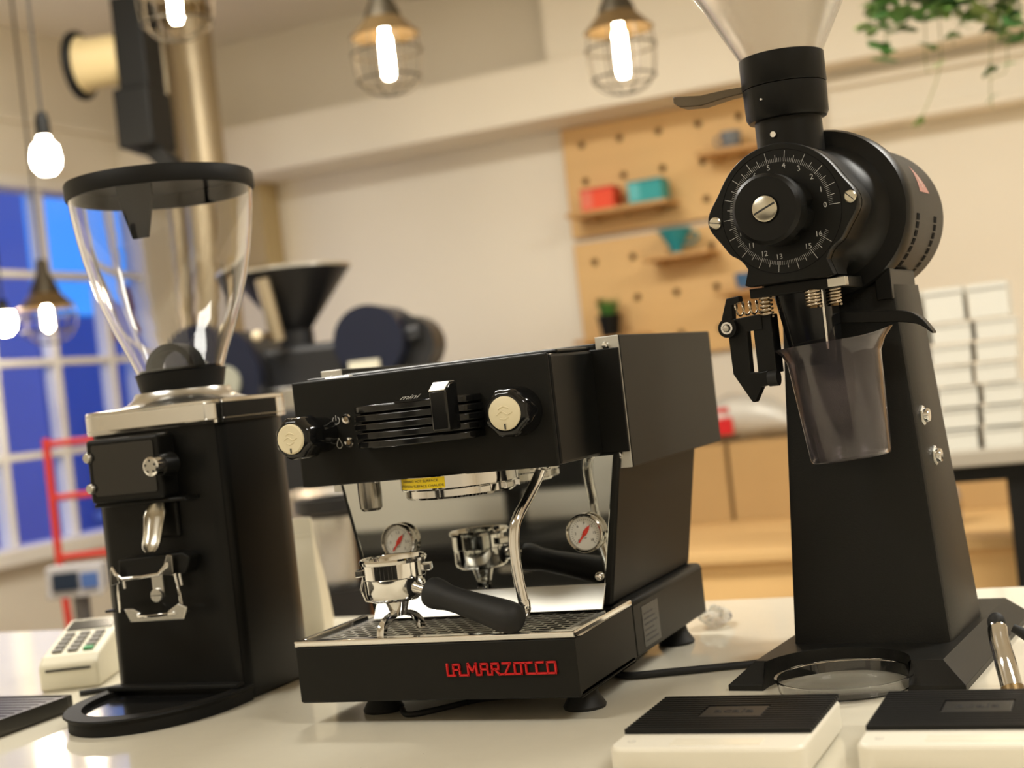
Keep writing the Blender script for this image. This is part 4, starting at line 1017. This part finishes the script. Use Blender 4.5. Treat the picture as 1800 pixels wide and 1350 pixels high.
# adjusting knob: scalloped skirt behind a smooth drum
N = 96
def kring(y, r_, lob=0): return [(CX+r_*(1-lob*max(0, math.cos(7*2*math.pi*i/N))**2)*math.cos(2*math.pi*i/N), y, ZD+r_*(1-lob*max(0, math.cos(7*2*math.pi*i/N))**2)*math.sin(2*math.pi*i/N)) for i in range(N)]
kb = MB().loft([kring(YD-.0004, .0345, .14), kring(YD-.020, .0345, .14), kring(YD-.024, .0345, .05), kring(YD-.027, .0350), kring(YD-.044, .0345), kring(YD-.0475, .0310)]).build('adjusting_knob', satin, ek, 30)
slot_screw(CX, ZD, .0125, YD-.0475, kb, .0035, -22)
MB().lathe([(.0127, .0005), (.0138, .0005), (.0138, -.001), (.0127, -.001)], 40, closed_prof=True).xf(T(CX, YD-.0475, ZD) @ AX('-y')).build('screw_rim', deep, kb)
# neck, collar and hopper
NY = -.085; NC = (CX-.007, NY, 0)
nk = MB().lathe([(.0, .520), (.0345, .520), (.0345, .583), (0, .583)], 48, NC).build('neck', satin, ek)
MB().lathe([(.0347, .5398), (.0350, .5398), (.0350, .5404), (.0347, .5404)], 48, NC, closed_prof=True).build('neck_seam', deep, nk)
a = R(-100); MB().lathe([(0, .003), (.003, .003), (.0038, .001), (.0038, -.001)], 20).xf(T(NC[0]+.0345*math.cos(a), NC[1]+.0345*math.sin(a), .5600) @ AX('-y')).build('neck_screw', chrome, nk)
MB().lathe([(.033, .5765), (.0400, .5775), (.0425, .5820), (.0432, .6110), (.0425, .6115), (.0, .6115)], 56, NC).build('gate_collar', satin, ek)
MB().lathe([(.0, .6122), (.0430, .6122), (.0438, .6135), (.0438, .6430), (.0425, .6440), (.040, .6440)], 56, NC).build('hopper_ring', satin, ek)
a = R(-107); MB().ball((NC[0]+.0432*math.cos(a), NC[1]+.0432*math.sin(a), .5965), .0016).build('gate_pin', chrome, ek)
cone = [(.0400, .638), (.0450, .648), (.0760, .706), (.0950, .738), (.1040, .775), (.1060, .860)]
MB().lathe(cone+[(r_-.0024, z_) for r_, z_ in cone[::-1]], 64, NC, closed_prof=True).build('hopper', dusty, ek, 30)
MB().lathe([(.1075, .856), (.110, .858), (.110, .872), (.105, .876), (0, .876)], 64, NC).build('hopper_lid', matt_black, ek)
# gate lever to the left
lv = []
for (x, z, hwid, ht) in ((-.036, .6150, .010, .0030), (-.066, .6150, .010, .0042), (-.095, .6130, .011, .0055), (-.118, .6160, .012, .0058), (-.126, .6200, .009, .0036)):
    lv.append([(CX+x, NY-.004-hwid, z-ht), (CX+x, NY-.004+hwid, z-ht), (CX+x, NY-.004+hwid, z+ht), (CX+x, NY-.004-hwid, z+ht)])
MB().loft(lv).build('gate_lever', mat('bronze_lever', lin((96, 84, 66)), .38, .5), ek, 40, .001)
# discharge block, chute, springs
ZB = ZD-.0705
db = MB().box(CX-.046, CX+.050, YD+.012, YD+.085, ZB-.011, ZB+.0002).build('chute_block', satin, ek, 0, .0012)
MB().box(CX+.036, CX+.054, YD+.008, YD+.020, ZB-.010, ZB-.001).build('block_end', alu, ek, 0, .0008)
MB().box(CX-.050, CX-.030, YD+.006, YD+.016, ZB-.0015, ZB+.0005).build('block_tab', mat('copper_tab', lin((180, 140, 110)), .35, .8), ek, 0)
ch = MB()
def tr_(z, w_, d_, cx): return [(cx+x, YD+.045+y, z) for x, y in rrect(-w_, w_, -d_, d_, .010, 4)]
ch.loft([tr_(ZB-.0105, .0285, .024, CX+.002), tr_(ZB-.060, .0245, .022, CX+.006), tr_(ZB-.085, .0215, .019, CX+.008)])
ch.build('chute', gloss_black, ek, 40)
MB().cyl((CX+.027, YD+.016, ZB-.07), (CX+.027, YD+.016, ZB-.010), .0012, n=8).build('guide_rod', chrome, ek)
def coil(x, y, z0, z1, r_, turns, w_, nm='spring', axis='z'):
    n_ = turns*14; pts = []
    for i in range(n_+1):
        a = 2*math.pi*turns*i/n_; f_ = i/n_
        p = (x+r_*math.cos(a), y+r_*math.sin(a), z0+(z1-z0)*f_) if axis == 'z' else (x+(z1-z0)*f_, y+r_*math.cos(a), z0+r_*math.sin(a))
        pts.append(p)
    return MB().tube(pts, w_, 6).build(nm, mat('spring_steel', (.50, .42, .32), .25, 1), ek, 60)
coil(CX-.0325, YD+.020, ZB-.031, ZB-.011, .0060, 5, .0012)
coil(CX+.0180, YD+.014, ZB-.027, ZB-.011, .0070, 5, .0013)
coil(CX+.0350, YD+.030, ZB-.027, ZB-.011, .0065, 5, .0013)
for (x, y) in ((CX-.0325, YD+.020), (CX+.018, YD+.014), (CX+.035, YD+.030)): MB().cyl((x, y, ZB-.028), (x, y, ZB-.010), .0042, n=16).build('spring_pin', brass, ek)
n_ = 4*14
MB().tube([(CX-.068+.030*i/n_, YD+.024+.0068*math.cos(2*math.pi*4*i/n_), ZB-.0195+.0068*math.sin(2*math.pi*4*i/n_)) for i in range(n_+1)], .0010, 6).build('spring', mat('spring_steel', (0, 0, 0)), ek, 60)
# clamp lever at the left of the chute
cl1 = [(-.0820, -.0275), (-.0745, -.0070), (-.0610, -.0060), (-.0605, -.0120), (-.0690, -.0145), (-.0700, -.0290), (-.0420, -.0270), (-.0395, -.0300), (-.0395, -.0430), (-.0560, -.0430), (-.0570, -.0850), (-.0470, -.0860), (-.0390, -.0850), (-.0390, -.1000), (-.0470, -.1010), (-.0560, -.1160), (-.0590, -.1150), (-.0760, -.0850), (-.0765, -.0450), (-.0810, -.0390)]
clp = MB().prism([(CX+x, ZB+z) for x, z in cl1], YD+.020, YD+.032, 'y').build('clamp_lever', satin, ek, 0, .0008)
MB().box(CX-.050, CX-.030, YD+.022, YD+.045, ZB-.088, ZB-.028).build('clamp_bracket', satin, ek, 0, .001)
MB().cyl((CX-.074, YD+.0195, ZB-.0375), (CX-.074, YD+.012, ZB-.0375), .0098, n=32).build('pivot_washer', satin, clp)
MB().lathe([(.0042, .0), (.0062, .0), (.0062, .0012), (.0042, .0012)], 28, closed_prof=True).xf(T(CX-.074, YD+.0118, ZB-.0375) @ AX('-y')).build('pivot_ring', chrome, clp)
MB().lathe([(0, .005), (.0030, .0048), (.0036, .003), (.0036, 0)], 6).xf(T(CX-.074, YD+.0119, ZB-.0375) @ AX('-y')).build('pivot_bolt', alu, clp, 0)
MB().cyl((CX-.040, YD+.026, ZB-.0930), (CX-.030, YD+.026, ZB-.0930), .0085, n=20).build('clamp_pad', rubber, clp)
# bag-holder arm: flat bar hooking out to the right
P0 = EKM @ on_y(1472, 558, .16); P1 = EKM @ on_y(1588, 556, .16); P2 = EKM @ on_y(1618, 563, .16); P3 = EKM @ on_y(1642, 584, .16)
rings = []
for p, h_ in zip(smooth_path([P0, (P0*2+P1)/3, (P0+P1*2)/3, P1, P2, P3], 4), [.006]*12+[.006, .0058, .0055, .005, .0045, .004, .003, .002, .0012]+[.001]*9):
    rings.append([p+Vector((0, -.006, -h_)), p+Vector((0, .010, -h_)), p+Vector((0, .010, h_)), p+Vector((0, -.006, h_))])
MB().loft(rings).build('bag_arm', satin, ek, 30, .0008)

# ------------------------------------------------------------------ smoky dosing beaker hanging under the chute
c0 = on_y(1497, 806, .125); c1 = on_y(1462, 600, .125)
ax = (c1-c0); hgt = ax.length; ax.normalize()
ty = Vector((0, 1, 0)); ty = (ty-ax*ty.dot(ax)).normalized(); txx = ty.cross(ax)
bk = thing('dosing_beaker', 'smoky clear plastic dosing beaker hanging tilted under the grinder chute', 'beaker', c0[:])
bk.rotation_euler = Matrix((txx, ty, ax)).transposed().to_euler()
rb_, rt_ = .0405, .0480
def bring(z, r_, lip=0):
    return [((r_+lip*(.35+.65*max(0, math.cos(2*math.pi*i/72))**4+.45*max(0, -math.cos(2*math.pi*i/72))**6))*math.cos(2*math.pi*i/72), r_*math.sin(2*math.pi*i/72), z+ .006*lip/.012*max(0, math.cos(2*math.pi*i/72))**6) for i in range(72)]
wl = .0022
outer = [bring(0, rb_-.003), bring(.0015, rb_-.0008), bring(.005, rb_), bring(hgt-.016, rt_-.001), bring(hgt-.006, rt_+.001, .004), bring(hgt, rt_+.002, .012)]
inner = [bring(hgt, rt_+.002-wl, .012), bring(hgt-.006, rt_+.001-wl, .004), bring(hgt-.016, rt_-.001-wl), bring(.006, rb_-wl), bring(.003, rb_-wl-.002)]
MB().loft(outer+inner).build('beaker_wall', smoke, bk, 50)

# ------------------------------------------------------------------ clear catch dish under the shop grinder
dsh = thing('catch_dish', 'clear round plastic catch dish in the arch of the tall grinder base', 'dish', (.392, .088, 0))
dp_ = [(.0, .0006), (.060, .0006), (.0655, .003), (.0675, .014), (.0690, .0145), (.0690, .0155), (.0662, .0150), (.0640, .0045), (.059, .0026), (0, .0026)]
MB().lathe(dp_, 72).build('dish', clear, dsh, 40)

# ------------------------------------------------------------------ two white kitchen scales
scale_white = mat('white_scale_plastic', lin((232, 226, 210)), .32)
scale_pad = mat('black_silicone_pad', (.008, .008, .0075), .5, spec=.25)
pad_plate = mat('pad_name_plate', (.016, .016, .015), .4)
def kitchen_scale(x, y, label):
    t = thing('kitchen_scale', label, 'kitchen scale', (x, y, 0), 0, 'white kitchen scales')
    w_ = .0815
    MB().loft([[(a, b_, .004) for a, b_ in rrect(-w_+.002, w_-.002, -.080, .080, .014)], [(a, b_, .0065) for a, b_ in rrect(-w_, w_, -.082, .082, .015)], [(a, b_, .0275) for a, b_ in rrect(-w_, w_, -.082, .082, .015)], [(a, b_, .0300) for a, b_ in rrect(-w_+.0025, w_-.0025, -.0795, .0795, .0125)]]).build('case', scale_white, t, 30, .0008)
    for sx_ in (-1, 1):
        for sy_ in (-1, 1): MB().cyl((sx_*.06, sy_*.06, 0), (sx_*.06, sy_*.06, .0041), .008, n=16).build('foot', rubber, t)
    pd_ = MB().box(-.0800, .0800, -.038, .0785, .0300, .0312).build('silicone_pad', scale_pad, t, 0, .0006)
    rib = MB().box(-.0798, .0798, -.0020, .0020, .0311, .0342).mesh('pad_rib', scale_pad, 0)
    nr = 16
    for k in range(nr):
        yy = -.0355+k*(.1118/(nr-1))
        if .003 < yy < .043:
            for s in (-1, 1):
                o = MB().box(*sorted((s*.028, s*.0798)), yy-.0020, yy+.0020, .0311, .0342).build('pad_rib', scale_pad, pd_, 0)
        else:
            o = bpy.data.objects.new('pad_rib', rib); COL.objects.link(o); o.parent = pd_; o.location = (0, yy, 0)
    MB().box(-.0272, .0272, .0055, .0405, .0311, .0338).build('name_plate', pad_plate, pd_, 0, .0006)
    text('pad_lettering', 'acaia', .0185, ink, pd_, T(0, .0235, .0339), .0002)
    ic = [(-.0655+.0032*math.sin(a), -.061+.0032*math.cos(a), .0301) for a in [R(35+i*290/14) for i in range(15)]]
    MB().tube(ic, .00025, 5).build('power_icon', mat('grey_print', (.45, .43, .40), .6), t); MB().tube([(-.0655, -.061, .0301), (-.0655, -.0565, .0301)], .00025, 5).build('power_icon', mat('grey_print', (0, 0, 0)), t)
    MB().box(-.030, .045, -.0705, -.0520, .0299, .0303).build('display_window', mat('frosted_window', lin((240, 232, 212)), .12), t, 0)
kitchen_scale(.3405, -.1530, 'white kitchen scale with ribbed black pad between the espresso machine and the tall grinder')
kitchen_scale(.5425, -.1470, 'white kitchen scale with ribbed black pad nearest the chrome handled tool')

# ------------------------------------------------------------------ chrome-handled tool leaning by the grinder base
p_ = [on_y(1752, 1095, .045), on_y(1757, 1125, .035), on_y(1768, 1165, .022), on_y(1779, 1208, .010)]
t = thing('tamping_tool', 'curved chrome handle with black tip and brass ferrule beside the grinder base', 'tool', (p_[3].x, p_[3].y, 0))
q = [v-Vector((p_[3].x, p_[3].y, 0)) for v in p_]
q[3].z = max(q[3].z, .006)
MB().tube(smooth_path([q[0], q[1], q[2], q[3]], 6), [.0065, .0075, .0085, .0090, .0092, .0092, .0092, .0092, .0092, .0092, .0094, .0096, .0098, .0098, .0098, .0098, .0098, .0098, .0098], 18).build('handle', chrome, t, 60)
MB().ball(q[0], .0085, .0085, .010).build('tip', rubber, t)
MB().cyl(q[3], q[3]+(q[3]-q[2]).normalized()*.012, .0105, n=18).build('ferrule', brass, t)
MB().tube([q[0]+Vector((.012, .016, -.008)), q[0]+Vector((.045, .012, -.028))], [.004, .009], 12).build('side_arm', rubber, t)

# ------------------------------------------------------------------ card reader, slotted tray, coffee pouch, cables, plastic wrap
cr_ = thing('card_reader', 'off-white card payment terminal with keypad behind the slotted tray', 'card terminal', (-.685, .245, 0), R(24))
ivory = mat('ivory_plastic', lin((222, 216, 194)), .42)
MB().prism([(-.085, 0), (.075, 0), (.085, .058), (.075, .072), (-.070, .044), (-.085, .034)], -.040, .040, 'x').build('case', ivory, cr_, 0, .005, 3)
sl = math.atan2(.072-.044, .145)
SM = T(0, -.070, .0442) @ Matrix.Rotation(sl, 4, 'X')
key = MB().box(-.0065, .0065, -.0045, .0045, 0, .0032).mesh('key', mat('grey_key', lin((120, 116, 108)), .5), 0)
keyg = MB().box(-.0065, .0065, -.0045, .0045, 0, .0032).mesh('key', mat('green_key', lin((60, 150, 90)), .5), 0)
for r_ in range(5):
    for c_ in range(3):
        o = bpy.data.objects.new('key', keyg if (r_ == 0 and c_ == 2) else key); COL.objects.link(o); o.parent = cr_
        o.matrix_local = SM @ T(-.021+c_*.021, .016+r_*.0155, .0001)
MB().box(-.032, .032, .098, .136, -.0002, .0012).xf(SM).build('screen', mat('reader_screen', (.02, .022, .02), .2), cr_, 0)
MB().box(-.030, .030, -.0863, -.084, .026, .029).build('card_slot', ink, cr_, 0)
stt = thing('slotted_tray', 'dark steel slotted drip tray lying left of the espresso grinder', 'drip tray', (-.545, .052, 0))
dgrey = mat('dark_grey_steel', (.10, .095, .085), .35, .8)
stb = MB(); stb.box(-.30, 0, -.34, -.332, 0, .020).box(-.30, 0, -.008, 0, 0, .020).box(-.30, -.292, -.332, -.008, 0, .020).box(-.008, 0, -.332, -.008, 0, .020).box(-.292, -.008, -.332, -.008, 0, .004)
stb.build('tray_frame', dgrey, stt, 0, .0012)
sl_ = MB().box(-.2925, -.0075, -.0045, .0045, .0165, .0195).mesh('tray_slat', dgrey, 0)
for k in range(24):
    o = bpy.data.objects.new('tray_slat', sl_); COL.objects.link(o); o.parent = stt; o.location = (0, -.016-k*.0134, 0)
bg0 = on_z(572, 1112, 0)
pc = thing('coffee_pouch', 'standing off-white coffee pouch behind the espresso grinder', 'coffee pouch', (-.492, .475, 0), R(20))
pouch = mat('offwhite_pouch', lin((214, 206, 184)), .5, noise=.04, bump=.3, bscale=24)
rings = []
for (z, wd_, dp__) in ((0.001, .050, .040), (.02, .052, .042), (.06, .050, .036), (.10, .046, .024), (.135, .043, .011), (.150, .0425, .005), (.172, .042, .003), (.176, .041, .0028)):
    rings.append([(wd_*(1 if abs(math.cos(a)) > .7 else abs(math.cos(a))/.7)*(1 if math.cos(a) > 0 else -1), dp__*(1 if abs(math.sin(a)) > .7 else abs(math.sin(a))/.7)*(1 if math.sin(a) > 0 else -1), z) for a in [2*math.pi*(k+.5)/24 for k in range(24)]])
MB().loft(rings).build('bag', pouch, pc, 40)
MB().box(-.0425, .0425, -.0062, .0062, .148, .151).build('seal_ridge', pouch, pc, 0, .001)
def cable(pts, r_, label):
    o = MB().tube(smooth_path(pts, 8), r_, 10).build('power_cable', rubber, None, 60); return tag(o, label, 'cable')
cable([(.10, .33, .0045), (.105, .22, .0045), on_z(1095, 1187, .0045), on_z(1180, 1181, .0045), on_z(1260, 1173, .0045), on_z(1335, 1165, .0045), (.30, .24, .0045)], .0042, 'black power cable lying between the espresso machine and the tall grinder')
cable([on_z(140, 1219, .004), on_z(172, 1214, .004), on_z(207, 1208, .004), (-.52, .24, .004), (-.50, .34, .004)], .0038, 'black cable lying between card terminal and espresso grinder')
cable([(-.07, .02, .0035), (-.05, -.005, .0035), (-.03, .01, .0035), (.01, .06, .0035), (.06, .07, .0035)], .0032, 'black cable coiled on the worktop under the espresso machine')
# crumpled clear plastic by the rear foot
wr = MB(); rings = []
for i in range(9):
    f_ = i/8
    rings.append([(.030*math.sin(math.pi*(f_*.9+.05))*math.cos(a)*(1+.25*math.sin(3*a+i)), .045*math.cos(math.pi*(f_*.9+.05))+.010*math.sin(a*2+i*2), .020+.019*math.sin(a)*math.sin(math.pi*(f_*.9+.05))*(1+.3*math.cos(4*a+i*1.7))) for a in [2*math.pi*k/22 for k in range(22)]])
wm = pane_mat('crinkled_film', (.93, .92, .90)); 
wpz = on_z(1247, 1075, .0)
mb = MB().loft(rings); mb.xf(T(.158, .452, .0) @ Matrix.Scale(.62, 4))
pw = mb.build('plastic_wrap', mat('clear_film', (.9, .88, .84), .15, trans=.75, ior=1.1), None, 12)
tag(pw, 'crumpled clear plastic wrap on the worktop behind the espresso machine', 'plastic wrap')
